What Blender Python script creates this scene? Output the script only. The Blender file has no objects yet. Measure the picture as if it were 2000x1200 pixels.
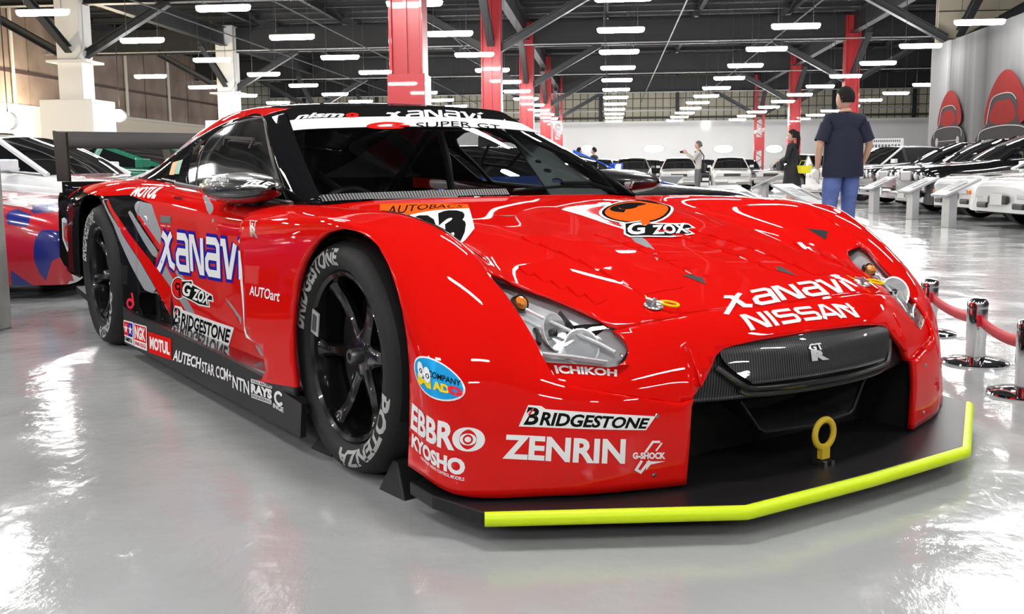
import bpy, bmesh, math, random
import numpy as np
from mathutils import Vector, Matrix
from mathutils.bvhtree import BVHTree
R_ = math.radians
scn = bpy.context.scene
COL = scn.collection
random.seed(7)

# ---------------------------------------------------------------- camera
CAM_H = 0.8335; FPX = 1983.8; YAW = R_(5.53); PITCH = R_(-7.586); ROLL = R_(-0.493)
cam = bpy.data.objects.new('camera', bpy.data.cameras.new('camera')); COL.objects.link(cam)
cam.data.sensor_fit = 'HORIZONTAL'; cam.data.sensor_width = 36.0; cam.data.lens = 36.0 * FPX / 2000.0
cam.data.clip_end = 400
_d = Vector((-math.sin(YAW) * math.cos(PITCH), math.cos(YAW) * math.cos(PITCH), math.sin(PITCH)))
_r = Vector((math.cos(YAW), math.sin(YAW), 0)); _u = _r.cross(_d)
_c, _s = math.cos(ROLL), math.sin(ROLL)
CR = _c * _r + _s * _u; CU = -_s * _r + _c * _u; CD = _d; CP = Vector((0, 0, CAM_H))
cam.matrix_world = Matrix(((CR.x, CU.x, -CD.x, CP.x), (CR.y, CU.y, -CD.y, CP.y), (CR.z, CU.z, -CD.z, CP.z), (0, 0, 0, 1)))
scn.camera = cam

# ---------------------------------------------------------------- world, exposure
w = bpy.data.worlds.new('world'); scn.world = w; w.use_nodes = True
w.node_tree.nodes['Background'].inputs[0].default_value = (0.9, 0.95, 1.0, 1)
w.node_tree.nodes['Background'].inputs[1].default_value = 0.25
vs = scn.view_settings
vs.view_transform = 'Standard'; vs.look = 'None'; vs.gamma = 1.0; vs.use_curve_mapping = False
vs.exposure = 0.72
LAMP_STRENGTH = 72.0
try: scn.cycles.use_light_tree = True
except Exception: pass
scn.cycles.max_bounces = 8; scn.cycles.transparent_max_bounces = 12; scn.cycles.sample_clamp_indirect = 6.0

# pixel (2000 x 1200 frame) to a real point, used only to measure where things stand
def px_ray(px, py): return (CR * ((px - 1000) / FPX) - CU * ((py - 600) / FPX) + CD)
def at(px, py, z=None, y=None, x=None):
    d = px_ray(px, py)
    if z is not None: t = (z - CP.z) / d.z
    elif y is not None: t = (y - CP.y) / d.y
    else: t = (x - CP.x) / d.x
    return CP + d * t

# ---------------------------------------------------------------- materials
def mat(name, col=(0.5, 0.5, 0.5), rough=0.5, metal=0.0, coat=0.0, emit=None, es=0.0, alpha=1.0, spec=0.5, trans=0.0, ior=1.45, fn=None):
    m = bpy.data.materials.new(name); m.use_nodes = True
    b = m.node_tree.nodes['Principled BSDF']; i = b.inputs
    i['Base Color'].default_value = (*col, 1); i['Roughness'].default_value = rough; i['Metallic'].default_value = metal
    i['Coat Weight'].default_value = coat; i['Coat Roughness'].default_value = 0.02
    i['Specular IOR Level'].default_value = spec; i['Transmission Weight'].default_value = trans; i['IOR'].default_value = ior
    i['Alpha'].default_value = alpha
    if emit: i['Emission Color'].default_value = (*emit, 1); i['Emission Strength'].default_value = es
    if fn: fn(m.node_tree, b)
    return m
def nd(nt, typ, **kw):
    n = nt.nodes.new(typ)
    for k, v in kw.items():
        if k in n.inputs.keys(): n.inputs[k].default_value = v
        else: setattr(n, k, v)
    return n
def noise_rough(scale=4, lo=0.1, hi=0.4, bump=0.0, bscale=None, detail=4.0):
    def fn(nt, b):
        tc = nd(nt, 'ShaderNodeTexCoord'); n = nd(nt, 'ShaderNodeTexNoise', Scale=scale, Detail=detail)
        nt.links.new(tc.outputs['Object'], n.inputs['Vector'])
        mr = nd(nt, 'ShaderNodeMapRange'); mr.inputs[3].default_value = lo; mr.inputs[4].default_value = hi
        nt.links.new(n.outputs['Fac'], mr.inputs[0]); nt.links.new(mr.outputs[0], b.inputs['Roughness'])
        if bump:
            n2 = nd(nt, 'ShaderNodeTexNoise', Scale=bscale or scale * 4, Detail=3.0); nt.links.new(tc.outputs['Object'], n2.inputs['Vector'])
            bp = nd(nt, 'ShaderNodeBump', Strength=bump, Distance=0.02); nt.links.new(n2.outputs['Fac'], bp.inputs['Height'])
            nt.links.new(bp.outputs[0], b.inputs['Normal'])
    return fn
def noise_col(c1, c2, scale=3, detail=5.0, lo=0.35, hi=0.65):
    def fn(nt, b):
        tc = nd(nt, 'ShaderNodeTexCoord'); n = nd(nt, 'ShaderNodeTexNoise', Scale=scale, Detail=detail)
        nt.links.new(tc.outputs['Object'], n.inputs['Vector'])
        cr = nd(nt, 'ShaderNodeValToRGB'); cr.color_ramp.elements[0].position = lo; cr.color_ramp.elements[1].position = hi
        cr.color_ramp.elements[0].color = (*c1, 1); cr.color_ramp.elements[1].color = (*c2, 1)
        nt.links.new(n.outputs['Fac'], cr.inputs[0]); nt.links.new(cr.outputs[0], b.inputs['Base Color'])
    return fn
def carbon_fn(scale=90.0, c1=(0.008, 0.008, 0.009), c2=(0.05, 0.05, 0.052)):
    def fn(nt, b):
        tc = nd(nt, 'ShaderNodeTexCoord')
        wv = nd(nt, 'ShaderNodeTexWave', Scale=scale, Distortion=0.0); wv.wave_type = 'BANDS'; wv.bands_direction = 'Y'
        wv2 = nd(nt, 'ShaderNodeTexWave', Scale=scale * 0.9, Distortion=0.0); wv2.wave_type = 'BANDS'; wv2.bands_direction = 'DIAGONAL'
        for x in (wv, wv2): nt.links.new(tc.outputs['Object'], x.inputs['Vector'])
        mm = nd(nt, 'ShaderNodeMath', operation='MULTIPLY'); nt.links.new(wv.outputs['Fac'], mm.inputs[0]); nt.links.new(wv2.outputs['Fac'], mm.inputs[1])
        cr = nd(nt, 'ShaderNodeValToRGB'); cr.color_ramp.elements[0].color = (*c1, 1); cr.color_ramp.elements[1].color = (*c2, 1)
        nt.links.new(mm.outputs[0], cr.inputs[0]); nt.links.new(cr.outputs[0], b.inputs['Base Color'])
    return fn
def twill_fn(scale):
    def fn(nt, b):
        tc = nd(nt, 'ShaderNodeTexCoord'); mp = nd(nt, 'ShaderNodeMapping'); mp.inputs['Rotation'].default_value = (R_(12), 0, 0); nt.links.new(tc.outputs['Object'], mp.inputs[0])
        wv = nd(nt, 'ShaderNodeTexWave', Scale=scale, Distortion=0.0); wv.wave_type = 'BANDS'; wv.bands_direction = 'Y'; nt.links.new(mp.outputs[0], wv.inputs['Vector'])
        cr = nd(nt, 'ShaderNodeValToRGB'); cr.color_ramp.elements[0].color = (.006, .006, .007, 1); cr.color_ramp.elements[1].color = (.05, .05, .052, 1); cr.color_ramp.elements[0].position = .3
        nt.links.new(wv.outputs['Fac'], cr.inputs[0]); nt.links.new(cr.outputs[0], b.inputs['Base Color'])
    return fn
def glass_mat(name, tint=(0.6, 0.65, 0.65), rough=0.0, clear=0.85):
    # thin sheet: mirror reflection over a tinted see-through layer
    m = bpy.data.materials.new(name); m.use_nodes = True; nt = m.node_tree; nt.nodes.clear()
    o = nd(nt, 'ShaderNodeOutputMaterial'); mx = nd(nt, 'ShaderNodeMixShader'); fr = nd(nt, 'ShaderNodeFresnel', IOR=1.5)
    t = nd(nt, 'ShaderNodeBsdfTransparent'); t.inputs[0].default_value = (*tint, 1)
    g = nd(nt, 'ShaderNodeBsdfGlossy', Roughness=rough)
    nt.links.new(fr.outputs[0], mx.inputs[0]); nt.links.new(t.outputs[0], mx.inputs[1]); nt.links.new(g.outputs[0], mx.inputs[2])
    nt.links.new(mx.outputs[0], o.inputs[0])
    return m

# ---------------------------------------------------------------- mesh tools
class M:
    """vertices (N,3), faces (tuples), material slot per face"""
    def __init__(s, v=None, f=None, m=None):
        s.v = np.zeros((0, 3)) if v is None else np.asarray(v, float).reshape(-1, 3)
        s.f = [] if f is None else [tuple(x) for x in f]
        s.m = [0] * len(s.f) if m is None else list(m)
    def add(s, v, f, m=0):
        b = len(s.v); s.v = np.vstack([s.v, np.asarray(v, float).reshape(-1, 3)])
        s.f += [tuple(i + b for i in x) for x in f]; s.m += [m] * len(f); return s
    def join(s, o, m=None):
        b = len(s.v); s.v = np.vstack([s.v, o.v]); s.f += [tuple(i + b for i in x) for x in o.f]
        s.m += list(o.m) if m is None else [m] * len(o.f); return s
    def mirror(s): return M(s.v * [1, -1, 1], [x[::-1] for x in s.f], s.m)
    def flip(s): s.f = [x[::-1] for x in s.f]; return s
    def copy(s): return M(s.v.copy(), list(s.f), list(s.m))
    def tf(s, mx):
        a = np.array(mx); s.v = s.v @ a[:3, :3].T + a[:3, 3]; return s
    def off(s, d): s.v = s.v + np.array(d); return s
    def box(s, c, d, m=0, rz=0.0, taper=1.0):
        x, y, z = [k / 2 for k in d]; P = []
        for sz in (-1, 1):
            t = taper if sz > 0 else 1.0
            for sx, sy in ((-1, -1), (1, -1), (1, 1), (-1, 1)): P.append((sx * x * t, sy * y * t, sz * z))
        P = np.array(P); ca, sa = math.cos(rz), math.sin(rz)
        P = np.stack([P[:, 0] * ca - P[:, 1] * sa, P[:, 0] * sa + P[:, 1] * ca, P[:, 2]], 1) + np.array(c)
        return s.add(P, [(0, 3, 2, 1), (4, 5, 6, 7), (0, 1, 5, 4), (1, 2, 6, 5), (2, 3, 7, 6), (3, 0, 4, 7)], m)
    def bar(s, a, b, wd, ht, m=0, up=(0, 0, 1)):
        a = Vector(a); b = Vector(b); d = (b - a).normalized(); u = Vector(up)
        if abs(d.dot(u)) > 0.98: u = Vector((1, 0, 0))
        r = d.cross(u).normalized() * wd / 2; u = r.cross(d).normalized() * ht / 2
        P = [a - r - u, a + r - u, a + r + u, a - r + u, b - r - u, b + r - u, b + r + u, b - r + u]
        return s.add([tuple(p) for p in P], [(0, 1, 2, 3), (7, 6, 5, 4), (0, 4, 5, 1), (1, 5, 6, 2), (2, 6, 7, 3), (3, 7, 4, 0)], m)
    def tube(s, pts, r, n=8, m=0, caps=True):
        pts = [Vector(p) for p in pts]; k = len(pts); rr = r if hasattr(r, '__len__') else [r] * k
        V = []; prev = None
        for i, p in enumerate(pts):
            t = (pts[min(i + 1, k - 1)] - pts[max(i - 1, 0)]).normalized()
            a = prev if prev is not None else (Vector((0, 0, 1)) if abs(t.z) < 0.9 else Vector((1, 0, 0)))
            a = (a - t * a.dot(t)).normalized(); prev = a; b = t.cross(a)
            for j in range(n):
                q = 2 * math.pi * j / n; V.append(tuple(p + (a * math.cos(q) + b * math.sin(q)) * rr[i]))
        F = [(i * n + j, i * n + (j + 1) % n, (i + 1) * n + (j + 1) % n, (i + 1) * n + j) for i in range(k - 1) for j in range(n)]
        if caps: F += [tuple(range(n))[::-1], tuple((k - 1) * n + j for j in range(n))]
        return s.add(V, F, m)
    def lathe(s, prof, c=(0, 0, 0), axis='z', n=24, m=0, a0=0.0, a1=2 * math.pi):
        V = []; full = abs(a1 - a0 - 2 * math.pi) < 1e-6; nn = n if full else n + 1
        for r, h in prof:
            for j in range(nn):
                q = a0 + (a1 - a0) * j / n; x, y = r * math.cos(q), r * math.sin(q)
                V.append({'z': (x, y, h), 'y': (x, h, y), 'x': (h, x, y)}[axis])
        F = []
        for i in range(len(prof) - 1):
            for j in range(n):
                j2 = (j + 1) % nn
                fq = (i * nn + j, i * nn + j2, (i + 1) * nn + j2, (i + 1) * nn + j)
                F.append(fq if axis != 'y' else fq[::-1])
        return s.add(np.array(V) + np.array(c), F, m)
    def prism(s, poly, h0, h1, plane='xy', m=0):
        n = len(poly); P = []
        for h in (h0, h1):
            for a, b in poly: P.append({'xy': (a, b, h), 'xz': (a, h, b), 'yz': (h, a, b)}[plane])
        F = [tuple(range(n))[::-1], tuple(range(n, 2 * n))] + [(i, (i + 1) % n, n + (i + 1) % n, n + i) for i in range(n)]
        return s.add(P, F, m)
    def clip(s, g, mark=None):
        """split every face along g = 0; returns (inside g<0, outside).  With mark, keeps all and sets that slot inside."""
        d = g(s.v); V = list(map(tuple, s.v)); cache = {}
        fin, fout, min_, mout = [], [], [], []
        def cut(a, b):
            k = (a, b) if a < b else (b, a)
            if k not in cache:
                t = d[a] / (d[a] - d[b]); pa, pb = s.v[a], s.v[b]; V.append(tuple(pa + (pb - pa) * t)); cache[k] = len(V) - 1
            return cache[k]
        for f, mm in zip(s.f, s.m):
            sg = [d[i] < 0 for i in f]
            if all(sg): fin.append(f); min_.append(mm); continue
            if not any(sg): fout.append(f); mout.append(mm); continue
            A, B = [], []; n = len(f)
            for i in range(n):
                a, b = f[i], f[(i + 1) % n]
                (A if sg[i] else B).append(a)
                if sg[i] != sg[(i + 1) % n]:
                    c = cut(a, b); A.append(c); B.append(c)
            if len(A) > 2: fin.append(tuple(A)); min_.append(mm)
            if len(B) > 2: fout.append(tuple(B)); mout.append(mm)
        if mark is not None: return M(np.array(V), fin + fout, [mark] * len(fin) + mout)
        return M(np.array(V), fin, min_).clean(), M(np.array(V), fout, mout).clean()
    def keep(s, g): return s.clip(g)[0]
    def drop(s, g): return s.clip(g)[1]
    def clean(s):
        u = sorted({i for f in s.f for i in f}); mp = {k: i for i, k in enumerate(u)}
        s.v = s.v[u] if u else np.zeros((0, 3)); s.f = [tuple(mp[i] for i in f) for f in s.f]; return s
    def mesh(s, name, mats, smooth=True, angle=None):
        me = bpy.data.meshes.new(name); me.from_pydata([tuple(x) for x in s.v], [], s.f)
        for k in (mats if isinstance(mats, (list, tuple)) else [mats]): me.materials.append(k)
        me.polygons.foreach_set('material_index', s.m)
        me.polygons.foreach_set('use_smooth', [smooth] * len(s.f))
        me.update()
        if angle: me.set_sharp_from_angle(angle=R_(angle))
        return me
    def obj(s, name, mats, parent=None, smooth=True, angle=35, thick=0.0, bevel=0.0, weld=False, flat_out=False):
        if thick and not flat_out:
            V = s.v; nn = []
            for f in s.f[::5]:
                c = V[list(f)].mean(0); e = np.cross(V[f[1]] - V[f[0]], V[f[2]] - V[f[0]]); nn.append(e @ (c - np.array((-1.3, 0, .45))))
            if np.sum(nn) < 0: s = s.copy().flip()
        me = s.mesh(name, mats, smooth, None)
        if weld:
            bm = bmesh.new(); bm.from_mesh(me); bmesh.ops.remove_doubles(bm, verts=bm.verts, dist=1e-4); bm.to_mesh(me); bm.free()
        if smooth and angle: me.set_sharp_from_angle(angle=R_(angle))
        o = bpy.data.objects.new(name, me); COL.objects.link(o)
        if parent: o.parent = parent
        if thick:
            md = o.modifiers.new('thickness', 'SOLIDIFY'); md.thickness = thick; md.offset = -1.0
        if bevel:
            md = o.modifiers.new('bevel', 'BEVEL'); md.width = bevel; md.segments = 2; md.limit_method = 'ANGLE'; md.angle_limit = R_(35)
        return o

def spline1(P, n):
    """C2 interpolating cubic along axis 0 of P (K,...) -> ((K-1)*n+1,...)"""
    K = len(P); P = np.asarray(P, float); sh = P.shape; Y = P.reshape(K, -1)
    if K == 2: t = np.linspace(0, 1, n + 1)[:, None]; return (Y[0] * (1 - t) + Y[1] * t).reshape((-1,) + sh[1:])
    A = np.zeros((K, K)); B = np.zeros_like(Y); A[0, 0] = A[-1, -1] = 2; A[0, 1] = A[-1, -2] = 1
    B[0] = 3 * (Y[1] - Y[0]); B[-1] = 3 * (Y[-1] - Y[-2])
    for i in range(1, K - 1): A[i, i - 1:i + 2] = (1, 4, 1); B[i] = 3 * (Y[i + 1] - Y[i - 1])
    D = np.linalg.solve(A, B); out = []
    for i in range(K - 1):
        for t in np.arange(n) / n:
            a = Y[i]; b = D[i]; c = 3 * (Y[i + 1] - Y[i]) - 2 * D[i] - D[i + 1]; d = 2 * (Y[i] - Y[i + 1]) + D[i] + D[i + 1]
            out.append(a + b * t + c * t * t + d * t ** 3)
    out.append(Y[-1]); return np.array(out).reshape((-1,) + sh[1:])
def surf(rows, nu=6, nv=6, lin_u=False):
    P = np.array(rows, float)                      # (rows, cols, 3)
    G = spline1(P.swapaxes(0, 1), nv).swapaxes(0, 1)
    G = spline1(G, nu) if not lin_u else np.concatenate([G[:-1][:, None] * (1 - t) + G[1:][:, None] * t for t in [np.linspace(0, 1, nu, endpoint=False)[None, :, None, None]]], 1).reshape(-1, G.shape[1], 3) if False else spline1(G, nu)
    a, b = G.shape[:2]
    F = [(i * b + j, (i + 1) * b + j, (i + 1) * b + j + 1, i * b + j + 1) for i in range(a - 1) for j in range(b - 1)]
    return M(G.reshape(-1, 3), F)
def sd_poly(pts, poly):
    """signed distance (neg inside) of pts (N,2) to polygon"""
    P = np.asarray(poly, float); n = len(P); d = np.full(len(pts), 1e9); ins = np.zeros(len(pts), bool)
    for i in range(n):
        a, b = P[i], P[(i + 1) % n]; e = b - a; w_ = pts - a
        t = np.clip((w_ @ e) / max(e @ e, 1e-12), 0, 1); d = np.minimum(d, np.linalg.norm(w_ - t[:, None] * e, axis=1))
        c = ((a[1] <= pts[:, 1]) != (b[1] <= pts[:, 1]))
        with np.errstate(divide='ignore', invalid='ignore'): xi = a[0] + (pts[:, 1] - a[1]) / (b[1] - a[1]) * e[0]
        ins ^= c & (pts[:, 0] < xi)
    return np.where(ins, -d, d)
def rpoly(poly, n=6):
    """smooth closed polygon through points"""
    P = np.array(poly, float); K = len(P); E = np.vstack([P[-3:], P, P[:3]]); S = spline1(E, n); return S[3 * n:(3 + K) * n]
def opoly(poly, n=6): return spline1(np.array(poly, float), n)
AX = {'x': 0, 'y': 1, 'z': 2}
def in_poly(poly, plane='xz', grow=0.0): 
    i, j = AX[plane[0]], AX[plane[1]]
    return lambda v: sd_poly(v[:, [i, j]], poly) - grow
def band(g, wd): return lambda v: np.abs(g(v)) - wd

# ---------------------------------------------------------------- things
def thing(name, label, cat, loc=(0, 0, 0), rz=0.0, group=None):
    o = bpy.data.objects.new(name, None); o.empty_display_size = 0.2; COL.objects.link(o)
    o.location = loc; o.rotation_euler = (0, 0, rz); o['label'] = label; o['category'] = cat
    if group: o['group'] = group
    return o
def tag(o, label, cat, group=None):
    o['label'] = label; o['category'] = cat
    if group: o['group'] = group
    return o
def struct(o): o['kind'] = 'structure'; return o
def copy_tree(o, parent=None):
    c = o.copy(); COL.objects.link(c)
    if parent: c.parent = parent
    for ch in list(o.children): copy_tree(ch, c)
    return c

# ---------------------------------------------------------------- lettering
def text_m(s, bold=0.0, shear=0.0, space=1.0, narrow=1.0):
    cu = bpy.data.curves.new('t', 'FONT'); cu.body = s; cu.offset = bold; cu.shear = shear; cu.space_character = space; cu.resolution_u = 3
    o = bpy.data.objects.new('t', cu); COL.objects.link(o)
    me = o.to_mesh(); v = np.array([x.co[:] for x in me.vertices]).reshape(-1, 3); f = [tuple(p.vertices) for p in me.polygons]
    o.to_mesh_clear(); bpy.data.objects.remove(o); bpy.data.curves.remove(cu)
    return M(v, f)
def fit(m, x0=0.0, y0=0.0, x1=1.0, y1=1.0):
    lo, hi = m.v.min(0), m.v.max(0); d = np.maximum(hi - lo, 1e-9)
    m.v[:, 0] = x0 + (m.v[:, 0] - lo[0]) / d[0] * (x1 - x0); m.v[:, 1] = y0 + (m.v[:, 1] - lo[1]) / d[1] * (y1 - y0); m.v[:, 2] = 0; return m
def ribbon(pts, wd, closed=False):
    """flat stroke with mitred corners in 2D"""
    P = np.array(pts, float); n = len(P); L, Rr = [], []
    for i in range(n):
        if closed: a, b, c = P[i - 1], P[i], P[(i + 1) % n]
        else: a, b, c = P[max(i - 1, 0)], P[i], P[min(i + 1, n - 1)]
        d1 = b - a; d2 = c - b
        if np.linalg.norm(d1) < 1e-9: d1 = d2
        if np.linalg.norm(d2) < 1e-9: d2 = d1
        d1 = d1 / np.linalg.norm(d1); d2 = d2 / np.linalg.norm(d2); n1 = np.array([-d1[1], d1[0]]); n2 = np.array([-d2[1], d2[0]])
        mt = n1 + n2; mt = mt / max(np.linalg.norm(mt), 1e-6); k = wd / 2 / max(mt @ n1, 0.45)
        L.append(b + mt * k); Rr.append(b - mt * k)
    V = [(x, y, 0) for x, y in L + Rr]
    F = [(i, n + i, n + (i + 1) % n, (i + 1) % n) for i in range(n if closed else n - 1)]
    return M(V, F)
def disc(cx, cy, rx, ry, n=28, a0=0, a1=360):
    V = [(cx, cy, 0)] + [(cx + rx * math.cos(R_(a0 + (a1 - a0) * i / n)), cy + ry * math.sin(R_(a0 + (a1 - a0) * i / n)), 0) for i in range(n + 1)]
    return M(V, [(0, i + 1, i + 2) for i in range(n)])
def ring(cx, cy, rx, ry, wd, n=28, a0=0, a1=360):
    P = [(cx + rx * math.cos(R_(a0 + (a1 - a0) * i / n)), cy + ry * math.sin(R_(a0 + (a1 - a0) * i / n))) for i in range(n + (0 if a1 - a0 == 360 else 1))]
    return ribbon(P, wd, closed=(a1 - a0 == 360))
def poly2(pts): return M([(x, y, 0) for x, y in pts], [tuple(range(len(pts)))])
def rect(x0, y0, x1, y1): return poly2([(x0, y0), (x1, y0), (x1, y1), (x0, y1)])
def slice2(m, nx, ny):
    lo, hi = m.v.min(0), m.v.max(0)
    me = bpy.data.meshes.new('t'); me.from_pydata([tuple(x) for x in m.v], [], m.f); me.polygons.foreach_set('material_index', [min(k, 40) for k in m.m])
    bm = bmesh.new(); bm.from_mesh(me); bmesh.ops.triangulate(bm, faces=[f for f in bm.faces if len(f.verts) > 4])
    for k in range(1, nx): bmesh.ops.bisect_plane(bm, geom=bm.verts[:] + bm.edges[:] + bm.faces[:], plane_co=(lo[0] + (hi[0] - lo[0]) * k / nx, 0, 0), plane_no=(1, 0, 0))
    for k in range(1, ny): bmesh.ops.bisect_plane(bm, geom=bm.verts[:] + bm.edges[:] + bm.faces[:], plane_co=(0, lo[1] + (hi[1] - lo[1]) * k / ny, 0), plane_no=(0, 1, 0))
    bm.verts.index_update(); r = M([v.co[:] for v in bm.verts], [tuple(v.index for v in f.verts) for f in bm.faces], [f.material_index for f in bm.faces])
    bm.free(); bpy.data.meshes.remove(me); return r
# ================================================================ the hall (X right, Y into the hall, Z up)
def floor_fn(nt, b):
    tc = nd(nt, 'ShaderNodeTexCoord')
    n1 = nd(nt, 'ShaderNodeTexNoise', Scale=0.55, Detail=3.0); n2 = nd(nt, 'ShaderNodeTexNoise', Scale=7.0, Detail=6.0, Roughness=0.6); n3 = nd(nt, 'ShaderNodeTexNoise', Scale=2.2, Detail=4.0)
    mp = nd(nt, 'ShaderNodeMapping'); mp.inputs['Scale'].default_value = (1.0, 0.45, 1.0); nt.links.new(tc.outputs['Object'], mp.inputs[0])
    for n in (n1, n3): nt.links.new(tc.outputs['Object'], n.inputs['Vector'])
    nt.links.new(mp.outputs[0], n2.inputs['Vector'])
    cr = nd(nt, 'ShaderNodeValToRGB'); cr.color_ramp.elements[0].color = (.33, .34, .34, 1); cr.color_ramp.elements[1].color = (.41, .42, .42, 1)
    cr.color_ramp.elements[0].position = .3; cr.color_ramp.elements[1].position = .7
    nt.links.new(n1.outputs['Fac'], cr.inputs[0]); nt.links.new(cr.outputs[0], b.inputs['Base Color'])
    mr = nd(nt, 'ShaderNodeMapRange'); mr.inputs[1].default_value = .3; mr.inputs[2].default_value = .7; mr.inputs[3].default_value = .05; mr.inputs[4].default_value = .20
    nt.links.new(n3.outputs['Fac'], mr.inputs[0]); nt.links.new(mr.outputs[0], b.inputs['Roughness'])
    bp = nd(nt, 'ShaderNodeBump', Strength=.22, Distance=.02); bp2 = nd(nt, 'ShaderNodeBump', Strength=.25, Distance=.05)
    nt.links.new(n2.outputs['Fac'], bp.inputs['Height']); nt.links.new(n3.outputs['Fac'], bp2.inputs['Height']); nt.links.new(bp2.outputs[0], bp.inputs['Normal'])
    nt.links.new(bp.outputs[0], b.inputs['Normal'])
FLOOR = mat('floor_epoxy', rough=.15, spec=.5, fn=floor_fn)
struct(M().box((-2, 36, -.05), (60, 104, .1)).obj('floor', [FLOOR], smooth=False))
CEILM = mat('ceiling_dark', (.035, .037, .04), .8, fn=noise_col((.008, .008, .009), (.018, .018, .020), 1.5))
STL = mat('beam_steel', (.018, .019, .021), .55)
STL2 = mat('brace_steel', (.035, .037, .040), .5)
ceil = struct(M().box((-2, 36, 8.75), (60, 104, .1)).obj('ceiling', [CEILM], smooth=False))
WHITEW = mat('wall_white', (.90, .90, .895), .7); CREAM = mat('wall_cream', (.62, .56, .46), .7); GREYW = mat('wall_grey', (.26, .27, .28), .6)
BROWN = mat('wall_brown', (.16, .11, .075), .7, fn=noise_col((.20, .145, .115), (.32, .245, .20), .6))
BROWN_LIT = mat('wall_gold', (.30, .20, .09), .7)  # brown panels again, with warm lamplight put into the colour
def lattice_fn(nt, b):
    tc = nd(nt, 'ShaderNodeTexCoord'); mp = nd(nt, 'ShaderNodeMapping'); mp.inputs['Rotation'].default_value = (R_(90), 0, 0)
    br = nd(nt, 'ShaderNodeTexBrick', Scale=1.0); br.offset = 0.0
    br.inputs['Color1'].default_value = (.46, .43, .34, 1); br.inputs['Color2'].default_value = (.38, .355, .28, 1); br.inputs['Mortar'].default_value = (.07, .065, .055, 1)
    br.inputs['Brick Width'].default_value = .62; br.inputs['Row Height'].default_value = .75; br.inputs['Mortar Size'].default_value = .035
    nt.links.new(tc.outputs['Object'], mp.inputs[0]); nt.links.new(mp.outputs[0], br.inputs['Vector']); nt.links.new(br.outputs['Color'], b.inputs['Base Color'])
LATT = mat('lattice_panel', (.3, .28, .2), .7, fn=lattice_fn)
# far wall
FY = 86.0
fw = struct(M().box((-2, FY + .15, 2.45), (60, .3, 4.9)).obj('wall_far', [WHITEW], smooth=False))
M().box((-2, FY + .4, 6.8), (60, .3, 3.8)).obj('lattice_panel', [LATT], fw, smooth=False)
PIPE = mat('pipe_grey', (.38, .38, .38), .4, .3)
for z in (5.15, 5.75): M().box((-2, FY + .1, z), (60, .12, .10)).obj('rail', [PIPE if z > 5.5 else STL], fw, smooth=False)
for k in range(9): M().box((-26 + 6.3 * k, FY + .08, 6.8), (.28, .2, 3.8)).obj('mullion', [STL], fw, smooth=False)
for k, (px, w_) in enumerate(((1277, 38), (1413, 36), (1147, 22), (1512, 30))):  # pools of light on the far wall, made as glowing rimmed discs
    p = at(px, 291, y=FY - .1); o = M().lathe([(0, -.03), (.5, -.03), (.5, 0)], (0, 0, 0), 'y', 24).obj('wall_lamp', [mat('wall_lamp_glow', (1, 1, 1), emit=(1, .98, .95), es=6) if k == 0 else bpy.data.materials['wall_lamp_glow']], smooth=True)
    o.location = p; o.scale = (w_ / FPX * FY, 1, .6); tag(o, ['glowing oval wall light above the silver car row', 'glowing oval wall light right of the photographer', 'glowing oval wall light behind two men in dark jackets', 'glowing oval wall light left of the woman in black'][k], 'lamp')
    M().lathe([(0, .02), (.53, .02), (.53, -.01), (.5, -.01)], (0, 0, 0), 'y', 24).obj('lamp_rim', [PIPE], o)
p = at(1379, 243, y=FY - .1); eo = M().box((0, 0, 0), (.40, .12, .40)).obj('wall_sign', [mat('sign_glow', (1, 1, 1), emit=(1, 1, 1), es=2.5)], smooth=False); eo.location = p; tag(eo, 'small lit white square sign high on the far white wall', 'sign')
# left wall: cream dado, brown panels, grey end
lw = struct(M().box((-27.15, 36, 1.99), (.3, 104, 3.98)).obj('wall_left', [CREAM], smooth=False))
d0 = -14
for k in range(14):
    y0, y1 = -14 + 6.0 * k, -14 + 6.0 * (k + 1) - .12
    M().box((-27.1, (y0 + y1) / 2, 6.35), (.3, y1 - y0, 4.7)).obj('wall_panel', [BROWN_LIT if y1 < 42 else (BROWN if y1 < 71 else GREYW)], lw, smooth=False)
M().box((-26.98, 36, 4.0), (.2, 104, .16)).obj('ledge', [mat('ledge_cream', (.6, .56, .5), .6)], lw, smooth=False)
M().box((-26.92, 56, 5.55), (.06, 28, .14)).obj('rail', [mat('rail_brown', (.06, .03, .025), .6)], lw, smooth=False)
WPIPE = mat('pipe_white', (.6, .58, .54), .5)
for px in (26, 246, 328): 
    p = at(px, 150, x=-26.85); M().tube([(p.x, p.y, 4.1), (p.x, p.y, 8.7)], .09, 8).obj('conduit', [WPIPE], lw)
struct(M().box((27.9, 36, 4.3), (.3, 104, 8.8)).obj('wall_right', [GREYW], smooth=False))
struct(M().box((-2, -15.9, 4.3), (60, .3, 8.8)).obj('wall_near', [GREYW], smooth=False))
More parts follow.
